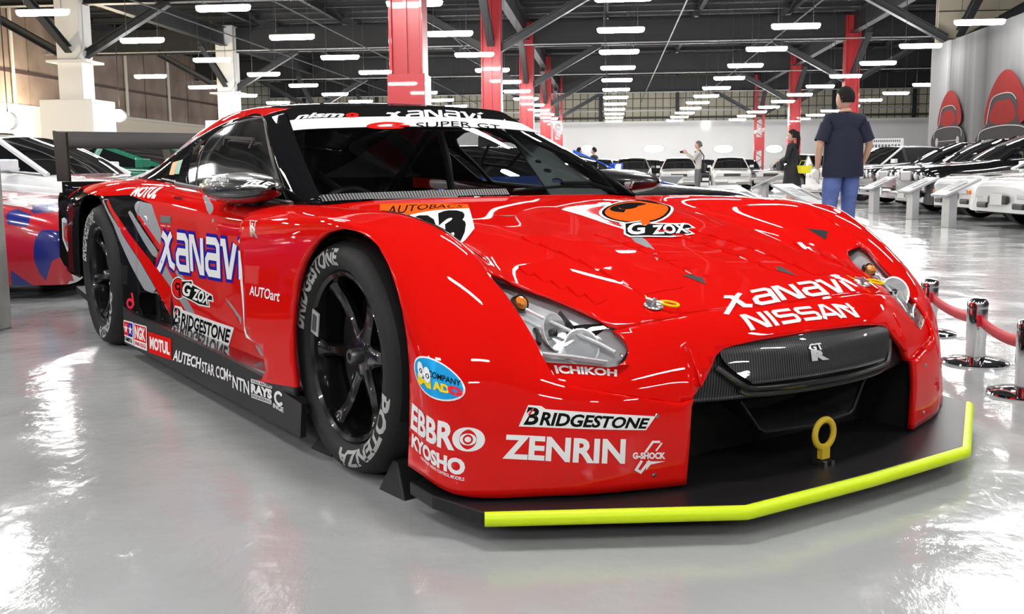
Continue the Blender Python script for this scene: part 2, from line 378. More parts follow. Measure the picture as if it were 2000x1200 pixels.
# mural partition on the right with the cream bulkhead over it
XW = 10.62
def mural_fn(nt, b):
    tc = nd(nt, 'ShaderNodeTexCoord'); n = nd(nt, 'ShaderNodeTexNoise', Scale=.8, Detail=2.0); mp = nd(nt, 'ShaderNodeMapping'); mp.inputs['Scale'].default_value = (1, 1.4, .05)
    nt.links.new(tc.outputs['Object'], mp.inputs[0]); nt.links.new(mp.outputs[0], n.inputs['Vector'])
    cr = nd(nt, 'ShaderNodeValToRGB'); cr.color_ramp.elements[0].color = (.085, .084, .086, 1); cr.color_ramp.elements[1].color = (.18, .178, .18, 1); cr.color_ramp.elements[0].position = .3; cr.color_ramp.elements[1].position = .7
    nt.links.new(n.outputs['Fac'], cr.inputs[0]); nt.links.new(cr.outputs[0], b.inputs['Base Color'])
pw = struct(M().box((XW + .15, 22.4, 2.4), (.3, 26, 4.8)).obj('wall_partition', [mat('mural_grey', rough=.85, spec=.1, fn=mural_fn)], smooth=False))
_e0 = at(1853, 200, x=XW).y; M().box((XW + .1, (_e0 + 35.5) / 2, 2.4), (.34, 35.5 - _e0, 4.8)).obj('end_panel', [mat('panel_pale', (.25, .25, .255), .85, spec=.1)], pw, smooth=False)
MRED = mat('mural_red', (.20, .022, .020), .85, spec=.05); MDK = mat('mural_dark', (.03, .03, .03), .85); MWH = mat('mural_white', (.36, .34, .34), .85); MGR = mat('mural_mid', (.05, .046, .048), .85, spec=.05)
def mural(cy, z0, sc, su):
    # printed picture: a car front lit from behind by a red glow (flat print)
    def P(u, v): return (XW - .012, cy - u * sc, z0 + v * sc)
    def put(m, ma, dx): 
        m.v = np.array([(XW - .075 - dx, cy - q[0] * sc * su, z0 + q[1] * sc) for q in m.v]); return m.obj('mural_print', [ma], pw, smooth=False, angle=None)
    put(M().join(poly2(rpoly([(-.75, .55), (-.55, 1.35), (-.1, 1.9), (.35, 1.8), (.75, 1.2), (.85, .5), (.3, .3), (-.4, .3)]))), MRED, .004)
    put(poly2(rpoly([(-.62, .45), (-.50, 1.05), (-.25, 1.25), (.25, 1.25), (.52, 1.05), (.62, .45), (.95, .2), (.95, -.55), (-.95, -.55), (-.95, .2)], 4)), MGR, .008)
    put(poly2(rpoly([(-.45, .48), (-.38, .95), (-.2, 1.08), (.2, 1.08), (.38, .95), (.45, .48)], 4)), MRED, .012)
    put(M().join(ribbon(opoly([(-.62, .45), (-.50, 1.05), (-.25, 1.26), (.25, 1.26), (.5, 1.05)]), .025)).join(ribbon(opoly([(-.95, -.1), (-.9, .2), (-.55, .32), (0, .36), (.55, .32), (.9, .2), (.95, -.1)]), .03)).join(ribbon([(-.8, -.25), (.8, -.25)], .025)), MWH, .016)
    for s in (-1, 1): put(disc(s * .72, -.28, .10, .2, 14), MWH, .016)
for px_, r_, b_ in ((1858, 208, 284), (1966, 184, 300)):
    pr_, pb_ = at(px_, r_, x=XW), at(px_, b_, x=XW); sc_ = (pr_.z - pb_.z) / 1.7; mural(pr_.y, pb_.z + .45 * sc_, sc_, 1.95)
M().box((XW + 3.6, 36.15, 4.3), (6.7, .3, 8.7)).obj('bulkhead', [mat('bulkhead_cream', (.46, .41, .31), .7)], pw, smooth=False)
for z in (5.1, 6.0): M().box((XW + 3.6, 35.98, z), (6.72, .05, .03)).obj('seam', [MDK], pw, smooth=False)

# ---- roof steel: cross beams on the column lines, purlins, knee braces
COLX = (-19.1, -4.07, 11.35); COLY = (20.8, 35.6, 50.5, 65.4, 80.3)
def ibeam(a, b, wd, ht, t=.03):
    return M().bar((a[0], a[1], a[2] + ht / 2 - t / 2), (b[0], b[1], b[2] + ht / 2 - t / 2), wd, t).bar((a[0], a[1], a[2] - ht / 2 + t / 2), (b[0], b[1], b[2] - ht / 2 + t / 2), wd, t).bar(a, b, t, ht - 2 * t)
for y in (5.9,) + COLY: ibeam((-27, y, 7.45), (27, y, 7.45), .4, 1.2).obj('beam', [STL], ceil, smooth=False)
for x in COLX: ibeam((x, -15, 7.6), (x, 85, 7.6), .35, .9).obj('beam', [STL], ceil, smooth=False)
for k in range(13): ibeam((-26 + 4.3 * k, -15, 8.35), (-26 + 4.3 * k, 85, 8.35), .2, .45).obj('purlin', [STL], ceil, smooth=False)
for k in range(22): ibeam((-27, 14 + 3.3 * k, 8.5), (27, 14 + 3.3 * k, 8.5), .14, .25).obj('joist', [STL2], ceil, smooth=False)
for x in (-15.3, -10.9, -6.5, 2.5, 7.0): M().tube([(x, 8, 6.4), (x, 85, 6.4)], .03, 6).obj('conduit', [STL2], ceil)
for y in COLY: M().tube([(-27, y - 3, 6.6), (27, y - 3, 6.6)], .035, 6).obj('conduit', [PIPE], ceil)
for y in COLY:
    for x in COLX:
        for s in (-1, 1):
            ibeam((x + s * .3, y, 5.05), (x + s * 3.6, y, 6.9), .30, .30).obj('brace', [STL2], ceil, smooth=False)
        ibeam((x, y - .3, 5.2), (x, y - 3.4, 6.9), .25, .25).obj('brace', [STL2], ceil, smooth=False)
CRED = mat('column_red', (.42, .022, .028), .35, coat=.3); CWHT = mat('column_white', (.84, .83, .81), .6)
for i, x in enumerate(COLX):
    for j, y in enumerate(COLY):
        if i == 0:
            if j > 2: continue
            lab = ['white boxed column at the far left nearest the camera', 'white boxed column with a wide lower casing at the left', 'white boxed column rising behind the red car roof rail'][j]
            if j == 0: continue
            t = thing('column', lab, 'column', (x, y, 0)); M().box((0, 0, 5.8), (.9, .85, 4.7)).obj('shaft', [CWHT], t, smooth=False, bevel=.02)
            M().box((0, 0, 1.75), (1.95, 1.7, 3.5)).obj('casing', [CWHT], t, smooth=False, bevel=.02)
            M().box((0, 0, 5.15), (.62, .6, .5)).box((0, 0, 4.85), (1.5, 1.3, .08)).obj('collar', [CWHT], t, smooth=False)
            M().tube([(.62, -.5, 8), (.62, -.5, 5.3), (.3, -.55, 4.9)], .03, 6).obj('conduit', [WPIPE], t)
        else:
            if i == 2 and j < 2: continue
            lab = {(1, 0): 'broad red steel column directly behind the red car roof', (1, 1): 'second red steel column, right of the broad one', (1, 2): 'third red steel column from the broad one, in the same row', (1, 3): 'fourth red steel column in the row beside the hanging lamps', (1, 4): 'red steel column at the far end of the row, by the white wall',
                   (2, 2): 'red steel column behind the man in the navy shirt', (2, 3): 'red steel column behind the woman in black', (2, 4): 'red latticed column by the far white wall on the right'}[(i, j)]
            t = thing('column', lab, 'column', (x, y, 0))
            if j == 4:
                m = M()
                for sx in (-.3, .3): m.box((sx, 0, 4.0), (.16, .3, 8.0))
                for k in range(9): m.bar((-.3, 0, .5 + .8 * k), (.3, 0, .9 + .8 * k), .06, .06).bar((.3, 0, .9 + .8 * k), (-.3, 0, 1.3 + .8 * k), .06, .06)
                m.obj('shaft', [CRED], t, smooth=False); M().box((0, -.05, 2.8), (.74, .5, 1.0)).obj('collar', [CRED], t, smooth=False)
            else:
                M().box((0, 0, 4.0), (.56, .5, 8.0)).box((-.31, -.02, 4.0), (.06, .62, 8.0)).box((.31, -.02, 4.0), (.06, .62, 8.0)).obj('shaft', [CRED], t, smooth=False, bevel=.008)
                M().box((0, -.28, 4.0), (.05, .06, 8.0)).obj('web', [CRED], t, smooth=False)
                M().box((0, 0, 1.4), (.76, .72, 2.8)).obj('collar', [CRED], t, smooth=False, bevel=.01)

# ---- hanging fluorescent lamps
LAMPG = mat('lamp_glow', (1, 1, 1), emit=(1.0, .985, .97), es=LAMP_STRENGTH); LAMPB = mat('lamp_body', (.75, .75, .75), .5)
def lamp0():
    t = thing('hanging_lamp', 'long white fluorescent lamp hung from the ceiling on two thin rods', 'lamp', (0, 0, 0), 0, 'rows of hanging lamps')
    M().prism([(-.055, .045), (.055, .045), (.09, .012), (-.09, .012)], -.62, .62, 'yz').obj('housing', [LAMPB], t, smooth=False)
    pr = [(-.63, .03), (-.61, .06), (-.56, .078), (.56, .078), (.61, .06), (.63, .03)]
    V = []
    for x, r in pr:
        for a in range(9): q = math.pi * a / 8; V.append((x, -r * 1.35 * math.cos(q), .012 - r * 1.5 * math.sin(q)))
    M(V, [(i * 9 + j, (i + 1) * 9 + j, (i + 1) * 9 + j + 1, i * 9 + j + 1) for i in range(5) for j in range(8)]).obj('diffuser', [LAMPG], t)
    for s in (-1, 1): M().tube([(s * .45, 0, .04), (s * .45, 0, 4.12)], .008, 4).obj('rod', [STL2], t)
    return t
LX = (-17.5, -13.05, -8.75, -4.35, .27, 4.85, 9.5, 14.2); l0 = lamp0(); spots_ = []
ROWN = ('leftmost', 'second from left', 'third from left', 'fourth from left', 'central', 'first right of centre', 'second right of centre', 'rightmost')
ORD = ('first', 'second', 'third', 'fourth', 'fifth', 'sixth', 'seventh', 'eighth', 'ninth', 'tenth', 'eleventh', 'twelfth', 'thirteenth', 'fourteenth', 'fifteenth')
def px_of(p):
    q = Vector(p) - CP; z = q.dot(CD); return (1000 + FPX * q.dot(CR) / z, 600 - FPX * q.dot(CU) / z) if z > .1 else (-9999, -9999)
first = True
for xi, x in enumerate(LX):
    seen = 0; unseen = 0
    for k in range(-6, 12):
        y = 23.0 + 5.05 * k
        if xi == 7 and y < 42: continue
        if xi == 0 and k in (0, 1, 2): continue
        o = l0 if first else copy_tree(l0); first = False
        o.location = (x, y, 4.6); q = px_of((x, y, 4.6))
        if -40 < q[0] < 2040 and -10 < q[1] < 1200:
            o['label'] = f'white fluorescent lamp, {ORD[seen]} from the front in the {ROWN[xi]} hanging row'; seen += 1
        else:
            o['label'] = f'white fluorescent lamp overhead out of frame, {ORD[unseen]} in the {ROWN[xi]} hanging row'; unseen += 1
# warm spot lamps on the left
SPOTG = mat('spot_glow', (1, 1, 1), emit=(1, .86, .62), es=400)
for px, py, y, lab in ((12, 236, 30, 'warm glowing spot lamp at the far left above the white race car'), (232, 226, 44, 'warm glowing spot lamp right of the boxed white column')):
    p = at(px, py, y=y); t = thing('spot_lamp', lab, 'lamp', p)
    M().lathe([(0, -.22), (.16, -.19), (.24, -.10), (.26, 0)], (0, 0, 0), 'y', 16).obj('bulb', [SPOTG], t); M().lathe([(.28, -.02), (.28, .2), (.1, .3), (0, .3)], (0, 0, 0), 'y', 16).obj('can', [LAMPB], t)
    M().tube([(0, .1, .1), (0, .1, 8.6 - p.z)], .02, 6).obj('rod', [STL2], t)
for k_, (x_, y_) in enumerate(((-25.2, 29), (-25.2, 44))):  # unseen point lights added to warm and brighten the left wall
    ld = bpy.data.lights.new('warm_spot', 'POINT'); ld.energy = 650; ld.color = (1, .86, .62); ld.shadow_soft_size = .25; lo_ = bpy.data.objects.new('warm_spot', ld); COL.objects.link(lo_); lo_.location = (x_, y_, 3.2)
# concrete pillar at the left edge
CONC = mat('concrete', (.33, .32, .30), .8, fn=noise_col((.28, .27, .25), (.37, .36, .33), 6))
t = thing('pillar', 'low bare concrete post cut off by the left edge of the photo', 'pillar', (0, 0, 0))
b0 = at(25, 640, z=0); M().box((b0.x - .20, b0.y - .20, .6), (.40, .40, 1.2)).obj('shaft', [CONC], t, smooth=False, bevel=.008)
# ================================================================ the red race car
TH = R_(-50.43)
_o = np.array([-2.5474, 2.0967]); _ct, _st = math.cos(TH), math.sin(TH)
CAR_LOC = (_o[0] * _ct - _o[1] * _st, _o[0] * _st + _o[1] * _ct, 0.0)
car = thing('race_car', 'red racing coupe with white sponsor lettering, black roof and yellow-edged front splitter', 'car', CAR_LOC, TH)
CM = Matrix.Translation(CAR_LOC) @ Matrix.Rotation(TH, 4, 'Z'); CI = CM.inverted(); CIR = CI.to_3x3()
def lray(px, py): return CI @ CP, (CIR @ px_ray(px, py)).normalized()
def lat(px, py, **k):                                   # pixel to car-local point on a plane
    o, d = lray(px, py); (a, val), = k.items(); i = AX[a]; return np.array(o + d * ((val - o[i]) / d[i]))
RED = mat('race_red', (0.66, 0.006, 0.004), 0.5, coat=0.60, spec=0.0)
RED2 = mat('race_red_inner', (0.55, 0.007, 0.006), 0.35, coat=0.3)
GREY = mat('livery_grey', (0.30, 0.31, 0.33), 0.5, coat=0.5, spec=0.0)
BLK = mat('gloss_black', (0.008, 0.008, 0.009), 0.35, coat=0.30, spec=0.0)
MBLK = mat('matt_black', (0.012, 0.012, 0.013), 0.55)
SBLK = mat('satin_black', (0.010, 0.009, 0.010), 0.40, spec=.3)
DARK = mat('dark_void', (0.004, 0.004, 0.004), 0.7)
CARB = mat('carbon_weave', (0.03, 0.03, 0.03), 0.35, coat=1.0, spec=.3, fn=twill_fn(44.0))
CARB2 = mat('carbon_fine', (0.02, 0.02, 0.02), 0.3, coat=0.8, fn=carbon_fn(60.0, (0.006, 0.006, 0.006), (0.03, 0.03, 0.03)))
WHT = mat('vinyl_white', (0.80, 0.80, 0.80), 0.5, spec=0.0)
BLU = mat('vinyl_blue', (0.02, 0.02, 0.30), 0.5, spec=0.0)
SKY = mat('vinyl_sky_blue', (0.02, 0.32, 0.68), 0.5, spec=0.0)
YEL = mat('vinyl_yellow', (0.85, 0.62, 0.02), 0.5, spec=0.0)
ORA = mat('vinyl_orange', (0.90, 0.10, 0.01), 0.5, spec=0.0)
PNK = mat('vinyl_pink_red', (0.75, 0.03, 0.06), 0.5, spec=0.0)
VBK = mat('vinyl_black', (0.010, 0.010, 0.010), 0.5, spec=0.0)
VRED = mat('vinyl_red', (0.70, 0.015, 0.012), 0.5, spec=0.0)
VGRN = mat('vinyl_green', (0.02, 0.22, 0.12), 0.5, spec=0.0)
CHR = mat('chrome', (0.80, 0.80, 0.81), 0.06, 1.0)
STEEL = mat('steel', (0.42, 0.42, 0.43), 0.28, 1.0)
NEON = mat('neon_tape', (0.62, 0.80, 0.0), 0.45)
RUB = mat('tyre_rubber', (0.016, 0.016, 0.016), 0.62, spec=0.35)
TYL = mat('tyre_paint', (0.42, 0.43, 0.42), 0.7)
GLS = glass_mat('windscreen_glass', (0.84, 0.87, 0.88))
GLS2 = glass_mat('polycarbonate', (0.52, 0.51, 0.51), 0.05)
LENS = glass_mat('lamp_lens', (0.92, 0.94, 0.95))
CAGE = mat('cage_grey', (0.11, 0.13, 0.13), 0.5)
INT = mat('cockpit_dark', (0.02, 0.02, 0.021), 0.7)
RIMB = mat('rim_black', (0.005, 0.005, 0.006), 0.25, coat=.6, spec=.3)

# ---- front clip: hood, fenders and bumper as one smooth surface (right half, then mirrored)
U = [
 [(-.62, 0, .747), (-.35, 0, .715), (-.05, 0, .668), (.25, 0, .622), (.52, 0, .567), (.75, 0, .490), (.86, 0, .408), (.905, 0, .27), (.905, 0, .09)],
 [(-.62, -.25, .746), (-.35, -.25, .713), (-.05, -.25, .666), (.25, -.25, .62), (.50, -.25, .566), (.735, -.25, .49), (.835, -.25, .405), (.885, -.25, .27), (.885, -.25, .09)],
 [(-.65, -.48, .742), (-.38, -.48, .717), (-.05, -.48, .672), (.25, -.48, .618), (.46, -.48, .565), (.67, -.48, .486), (.775, -.48, .392), (.825, -.48, .28), (.825, -.48, .09)],
 [(-.70, -.63, .737), (-.42, -.63, .708), (-.05, -.635, .662), (.20, -.64, .626), (.37, -.645, .576), (.56, -.65, .488), (.70, -.655, .388), (.765, -.66, .28), (.765, -.66, .09)],
 [(-.78, -.72, .730), (-.44, -.735, .722), (-.12, -.74, .714), (.12, -.745, .703), (.32, -.74, .645), (.50, -.745, .535), (.63, -.755, .415), (.695, -.765, .285), (.705, -.775, .09)],
 [(-.84, -.80, .725), (-.45, -.835, .733), (-.20, -.85, .730), (.05, -.855, .720), (.28, -.85, .662), (.46, -.845, .555), (.585, -.845, .43), (.64, -.85, .29), (.662, -.855, .09)],
 [(-.90, -.925, .695), (-.5, -.945, .705), (-.22, -.95, .714), (.03, -.945, .712), (.21, -.935, .672), (.385, -.94, .54), (.51, -.952, .40), (.56, -.955, .27), (.585, -.938, .095)],
 [(-.95, -.985, .60), (-.5, -.985, .62), (-.22, -.985, .65), (.03, -.972, .655), (.18, -.958, .60), (.325, -.952, .47), (.41, -.957, .35), (.44, -.958, .23), (.445, -.955, .115)],
 [(-.95, -.99, .41), (-.5, -.992, .42), (-.22, -.99, .42), (0, -.98, .40), (.10, -.965, .36), (.19, -.96, .29), (.25, -.96, .22), (.28, -.96, .16), (.27, -.955, .12)],
 [(-.95, -.99, .10), (-.5, -.995, .10), (-.22, -.99, .10), (-.05, -.98, .10), (.03, -.97, .10), (.09, -.96, .10), (.14, -.96, .10), (.17, -.96, .10), (.19, -.955, .10)]]
front = surf(U, 8, 10)
ARCH_F = [(-.215, .05), (-.225, .18), (-.245, .30), (-.243, .39), (-.226, .45), (-.195, .53), (-.145, .59), (-.075, .645), (-.01, .675), (.07, .690), (.14, .686), (.19, .674), (.235, .652), (.295, .606), (.345, .553), (.382, .500), (.405, .44), (.418, .37), (.416, .29), (.406, .19), (.396, .137), (.39, .05)]
VANE = [(-1.2, .80), (-.86, .80), (-.80, .745), (-.72, .687), (-.675, .62), (-.645, .53), (-.635, .403), (-.64, .33), (-.60, .31), (-.52, .30), (-.47, .27), (-.45, .24), (-.468, .21), (-.506, .185), (-1.2, .185)]
side_g = lambda poly: (lambda v: np.maximum(sd_poly(v[:, [0, 2]], poly), v[:, 1] + .80))
front = front.drop(lambda v: np.maximum(sd_poly(v[:, [0, 2]], ARCH_F), v[:, 1] + .84))
front = front.drop(side_g([(-1.2, .185), (-1.2, -.1), (-.16, -.1), (-.175, .16), (-.22, .185)]))
vane_cut = lambda v: np.where(v[:, 1] < -.77, sd_poly(v[:, [0, 2]], VANE), .2)
front = front.drop(vane_cut)
COWL = [(-.605, .2), (-.605, 0), (-.61, -.25), (-.632, -.48), (-.665, -.69), (-.70, -.74), (-.84, -.76), (-2, -.76), (-2, .2)]
front = front.drop(in_poly(COWL, 'xy'))
GRILLE = [(.02, .425), (-.20, .418), (-.30, .408), (-.335, .395), (-.352, .375), (-.39, .335), (-.432, .285), (-.438, .24), (-.447, .02), (.02, .02)]
front = front.drop(lambda v: np.maximum(sd_poly(v[:, [1, 2]], GRILLE), .6 - v[:, 0]))
FB0 = BVHTree.FromPolygons([tuple(x) for x in front.v], front.f)
def hitp(bv, px, py):
    o, d = lray(px, py); h = bv.ray_cast(o, d)
    return None if h[0] is None else np.array(h[0])
def pxpoly(bv, pts, plane='xz', fallback=None):
    i, j = AX[plane[0]], AX[plane[1]]; out = []
    for p in pts:
        h = hitp(bv, *p)
        if h is None: h = lat(*p, **fallback)
        out.append((h[i], h[j]))
    return out
# headlight opening, seen from straight ahead and above: cut in the pixel-measured outline carried onto the panel
HL_PX = [(955, 534), (985, 543), (1033, 566), (1073, 581), (1113, 598), (1160, 621), (1200, 646), (1222, 665), (1230, 684), (1226, 702), (1215, 714), (1195, 718), (1133, 711), (1066, 706), (1047, 668), (1033, 645), (1014, 614), (987, 574), (966, 550)]
HL = pxpoly(FB0, HL_PX, 'xy')
hl_cut = in_poly(HL, 'xy')
# fender duct slots and hood louvre openings stay closed panels, drawn as raised louvres below
HOOD_SEAM = [(.2, .762), (0, .758), (-.25, .742), (-.42, .722), (-.53, .685)]
front = front.drop(hl_cut)
hseam = [(x, y) for y, x in HOOD_SEAM][1:] + HL[8:9] + [(HL[i][0], HL[i][1]) for i in (6, 5, 4, 3, 2, 1, 0)]
ridge = [(.25, -.745), (.12, -.775), (-.05, -.79), (-.25, -.79), (-.45, -.775), (-.66, -.745)]
HOODP = [(.758, .3)] + [(.758, 0), (.742, -.25), (.722, -.42), (.682, -.545)] + [HL[i] for i in (6, 5, 4, 3, 2, 1, 0)] + ridge + [(-1.0, -.74), (-1.0, .3)]
hood_r, bump_r = front.clip(in_poly(HOODP, 'xy', -.0012))
bump_r = bump_r.drop(in_poly(HOODP, 'xy', .0012))
# black sill under the vane
bump_r = bump_r.clip(lambda v: np.where((v[:, 0] < -.1), v[:, 2] - (.185 + .10 * (v[:, 0] + .5)), 1.0), mark=1)
# the wide arch flare stands a little proud of the nose: shift the nose in, fading out away from the step
NOSE = pxpoly(FB0, [(1049, 672), (1066, 708), (1080, 733), (1100, 748), (1150, 761), (1240, 776), (1328, 789)], 'yz') + [(-.40, .30), (-.40, .48), (-.52, .50), (-.60, .46)]
nose_r, flare_r = bump_r.clip(lambda v: np.maximum(sd_poly(v[:, [1, 2]], NOSE), .5 - v[:, 0]))
_dn = -sd_poly(nose_r.v[:, [1, 2]], NOSE)
_st = np.array(NOSE[:7]); _d2 = np.min(np.linalg.norm(nose_r.v[:, None, [1, 2]] - spline1(_st, 8)[None], axis=2), axis=1)
_f = np.clip(1 - _d2 / .15, 0, 1) ** 1.5
nose_r.v = nose_r.v - np.outer(_f * .016, (1, 0, .25))
bump_r = flare_r.join(nose_r)
hood_m = hood_r.copy().join(hood_r.mirror()); bump_m = bump_r.copy().join(bump_r.mirror())
hood = hood_m.obj('hood', [RED, GREY], car, angle=50, thick=.006, weld=True)
bumper = bump_m.obj('front_bumper', [RED, SBLK], car, angle=50, thick=.016, weld=True)

# ---- side body: door and rear fender
S = [
 [(-.45, -.745, .722), (-.834, -.745, .726), (-1.4, -.757, .752), (-2.0, -.765, .782), (-2.42, -.765, .805), (-2.83, -.745, .815), (-3.2, -.72, .81), (-3.62, -.70, .80)],
 [(-.45, -.80, .72), (-.834, -.82, .718), (-1.4, -.84, .728), (-2.0, -.855, .755), (-2.42, -.88, .785), (-2.83, -.88, .797), (-3.2, -.87, .79), (-3.62, -.85, .775)],
 [(-.45, -.835, .685), (-.834, -.865, .675), (-1.4, -.885, .68), (-2.0, -.90, .705), (-2.40, -.95, .735), (-2.80, -.972, .752), (-3.2, -.965, .742), (-3.62, -.94, .72)],
 [(-.45, -.84, .60), (-.834, -.87, .60), (-1.4, -.89, .60), (-1.98, -.91, .615), (-2.37, -.98, .655), (-2.80, -1.0, .69), (-3.2, -.998, .68), (-3.62, -.97, .64)],
 [(-.45, -.84, .48), (-.834, -.862, .48), (-1.4, -.878, .48), (-1.95, -.90, .48), (-2.32, -.985, .50), (-2.75, -1.0, .52), (-3.2, -1.0, .52), (-3.62, -.975, .50)],
 [(-.45, -.84, .33), (-.834, -.855, .33), (-1.4, -.865, .33), (-1.92, -.88, .33), (-2.28, -.985, .34), (-2.7, -1.0, .34), (-3.2, -1.0, .34), (-3.62, -.975, .34)],
 [(-.45, -.84, .16), (-.834, -.855, .16), (-1.4, -.86, .16), (-1.92, -.87, .16), (-2.28, -.985, .16), (-2.7, -1.0, .16), (-3.2, -1.0, .16), (-3.62, -.97, .16)]]
side = surf(S, 8, 12)
ARCH_R = [(-3.13, .05), (-3.14, .25), (-3.125, .45), (-3.08, .60), (-3.02, .675), (-2.94, .728), (-2.79, .742), (-2.62, .725), (-2.51, .67), (-2.385, .588), (-2.31, .503), (-2.285, .387), (-2.283, .257), (-2.289, .05)]
side = side.drop(in_poly(ARCH_R))
side = side.drop(lambda v: np.maximum(v[:, 2] - .30, v[:, 0] + 3.1))
SB0 = BVHTree.FromPolygons([tuple(x) for x in side.v], side.f)
DUCT_R = pxpoly(SB0, [(270, 571), (309, 574), (315, 624), (280, 618), (272, 600)])
side = side.drop(in_poly(DUCT_R))
paints = [
 ([(140, 366), (165, 376), (200, 383), (254, 381), (297, 399), (306, 428), (315, 453), (313, 484), (305, 505), (303, 524), (335, 580), (342, 655), (230, 655), (140, 655)], 2),
 ([(266, 392), (297, 399), (306, 428), (315, 453), (313, 484), (290, 455), (270, 424), (262, 405)], 1),
 ([(266, 419), (271, 419), (314, 480), (311, 491)], 0),
 ([(246, 404), (258, 415), (309, 492), (304, 508), (285, 480), (262, 438)], 1),
 ([(199, 389), (203, 389), (228, 437), (248, 473), (271, 507), (295, 548), (315, 585), (331, 615), (337, 648), (318, 644), (313, 578), (283, 568), (262, 531), (241, 487), (222, 440), (208, 412)], 1),
 ([(207, 388), (212, 389), (235, 430), (266, 474), (295, 510), (315, 539), (331, 564), (345, 590), (345, 660), (338, 640), (331, 613), (315, 583), (295, 546), (271, 505), (248, 471), (228, 435)], 0),
 ([(398, 378), (411, 378), (419, 403), (427, 451), (423, 452), (411, 422), (402, 397)], 1),
 ([(313, 533), (323, 519), (337, 544), (371, 595), (390, 632), (368, 617), (342, 575)], 1),
 ([(338, 527), (350, 529), (397, 609), (360, 560)], 1),
 ([(420, 551), (436, 573), (473, 624), (473, 638), (447, 595)], 1),
 ([(492, 664), (499, 667), (524, 702), (511, 698)], 1),
 ([(470, 477), (535, 480), (535, 533), (467, 531)], 3),
 ([(467, 531), (535, 533), (535, 690), (481, 660), (477, 652)], 4)]
for px, mi in paints:
    side = side.clip(in_poly(pxpoly(SB0, px, 'xz', dict(y=-.95))), mark=mi)
SIDEM = [RED, GREY, BLK, ORA, WHT]
DOORX = -2.16
door_r, rear_r = side.clip(lambda v: -(v[:, 0] - DOORX) + .0012)
rear_r = rear_r.keep(lambda v: (v[:, 0] - DOORX) + .0012)
for nm, mm, part_y in (('door', door_r, 1), ('rear_fender', rear_r, 1)):
    mm.obj(nm, SIDEM, car, angle=50, thick=.006, weld=True); mm.mirror().obj(nm, SIDEM, car, angle=50, thick=.006, weld=True)

# ---- windscreen, roof and side glazing
Wr = [[(-.595, 0, .748), (-.605, -.25, .747), (-.63, -.48, .744), (-.664, -.695, .738), (-.834, -.748, .724)],
      [(-.835, 0, .938), (-.865, -.25, .936), (-.94, -.47, .93), (-1.02, -.622, .922), (-1.15, -.678, .903)],
      [(-1.10, 0, 1.098), (-1.145, -.25, 1.097), (-1.26, -.43, 1.094), (-1.385, -.525, 1.088), (-1.487, -.582, 1.066)]]
T = [Wr[2],
     [(-1.42, 0, 1.130), (-1.46, -.25, 1.127), (-1.56, -.44, 1.118), (-1.66, -.53, 1.103), (-1.73, -.588, 1.072)],
     [(-1.85, 0, 1.147), (-1.88, -.25, 1.142), (-1.93, -.44, 1.128), (-1.99, -.53, 1.103), (-2.02, -.597, 1.045)],
     [(-2.30, 0, 1.125), (-2.30, -.25, 1.12), (-2.32, -.44, 1.10), (-2.35, -.535, 1.062), (-2.37, -.635, .972)],
     [(-2.70, 0, 1.06), (-2.70, -.25, 1.055), (-2.70, -.42, 1.04), (-2.68, -.55, .985), (-2.62, -.70, .875)],
     [(-3.10, 0, .965), (-3.10, -.25, .96), (-3.08, -.42, .945), (-3.02, -.57, .895), (-2.85, -.748, .812)],
     [(-3.62, 0, .83), (-3.62, -.25, .83), (-3.62, -.45, .825), (-3.62, -.60, .815), (-3.62, -.702, .80)]]
screen = surf(Wr, 10, 8)
roof_g = surf(T, 8, 8)
# glass keeps inside the pillar line
_pl = spline1(np.array([r[3] for r in Wr]), 10)
PIL = [(-.3, .3), (-.3, -.70)] + [(p[0], p[1]) for p in _pl] + [(-1.5, -.52), (-1.5, .3)]
scr_glass, pillar = screen.clip(in_poly(PIL, 'xy'))
wind_r = scr_glass
ws = wind_r.copy().join(wind_r.mirror()).obj('windscreen', [GLS], car, angle=60, weld=True)
pil_mats = [BLK, RED, GREY]
pillar.obj('windscreen_pillar', pil_mats, car, angle=60, thick=.02, weld=True); pillar.mirror().obj('windscreen_pillar', pil_mats, car, angle=60, thick=.02, weld=True)
_rl = spline1(np.array([(np.array(r[2]) * .25 + np.array(r[3]) * .75) for r in T]), 8)
RAIL = [(p[0], p[1]) for p in _rl] + [(-3.7, -1), (-1.2, -1), (-1.38, -.55)]
roof_g = roof_g.clip(in_poly(RAIL, 'xy'), mark=1)
def rail_paint(x0, x1, k):
    global roof_g
    roof_g = roof_g.clip(lambda v: np.maximum(np.maximum(v[:, 0] - x1, x0 - v[:, 0]), sd_poly(v[:, [0, 1]], RAIL)), mark=k)
rail_paint(-2.56, -2.40, 2); rail_paint(-3.7, -2.80, 2)
RW = [(-2.42, .2), (-2.42, -.36), (-3.0, -.44), (-3.0, .2)]
rear_gl, roof_g = roof_g.clip(in_poly(RW, 'xy'))
roof_g.copy().join(roof_g.mirror()).obj('roof', [BLK, RED, GREY], car, angle=60, thick=.012, weld=True)
rear_gl.m = [0] * len(rear_gl.f)
rear_gl.copy().join(rear_gl.mirror()).obj('rear_window', [GLS], car, weld=True)
top = [r[4] for r in Wr] + [r[4] for r in T[1:6]]
belt = spline1(np.array(S[0]), 12)
def belt_at(x):
    i = np.argmin(abs(belt[:, 0] - x)); return (x, float(np.interp(-x, -belt[:, 0], belt[:, 1])), float(np.interp(-x, -belt[:, 0], belt[:, 2])))
tcur = spline1(np.array(top), 8)
rows = [[tuple(p) for p in tcur], [], []]
for p in tcur:
    b = np.array(belt_at(p[0])); m_ = (p + b) / 2; m_[1] -= .10 * abs(p[2] - b[2]) * .5; rows[1].append(tuple(m_)); rows[2].append(tuple(b))
rows = np.array(rows).swapaxes(0, 1)
gl = spline1(rows.swapaxes(0, 1), 8).swapaxes(0, 1)
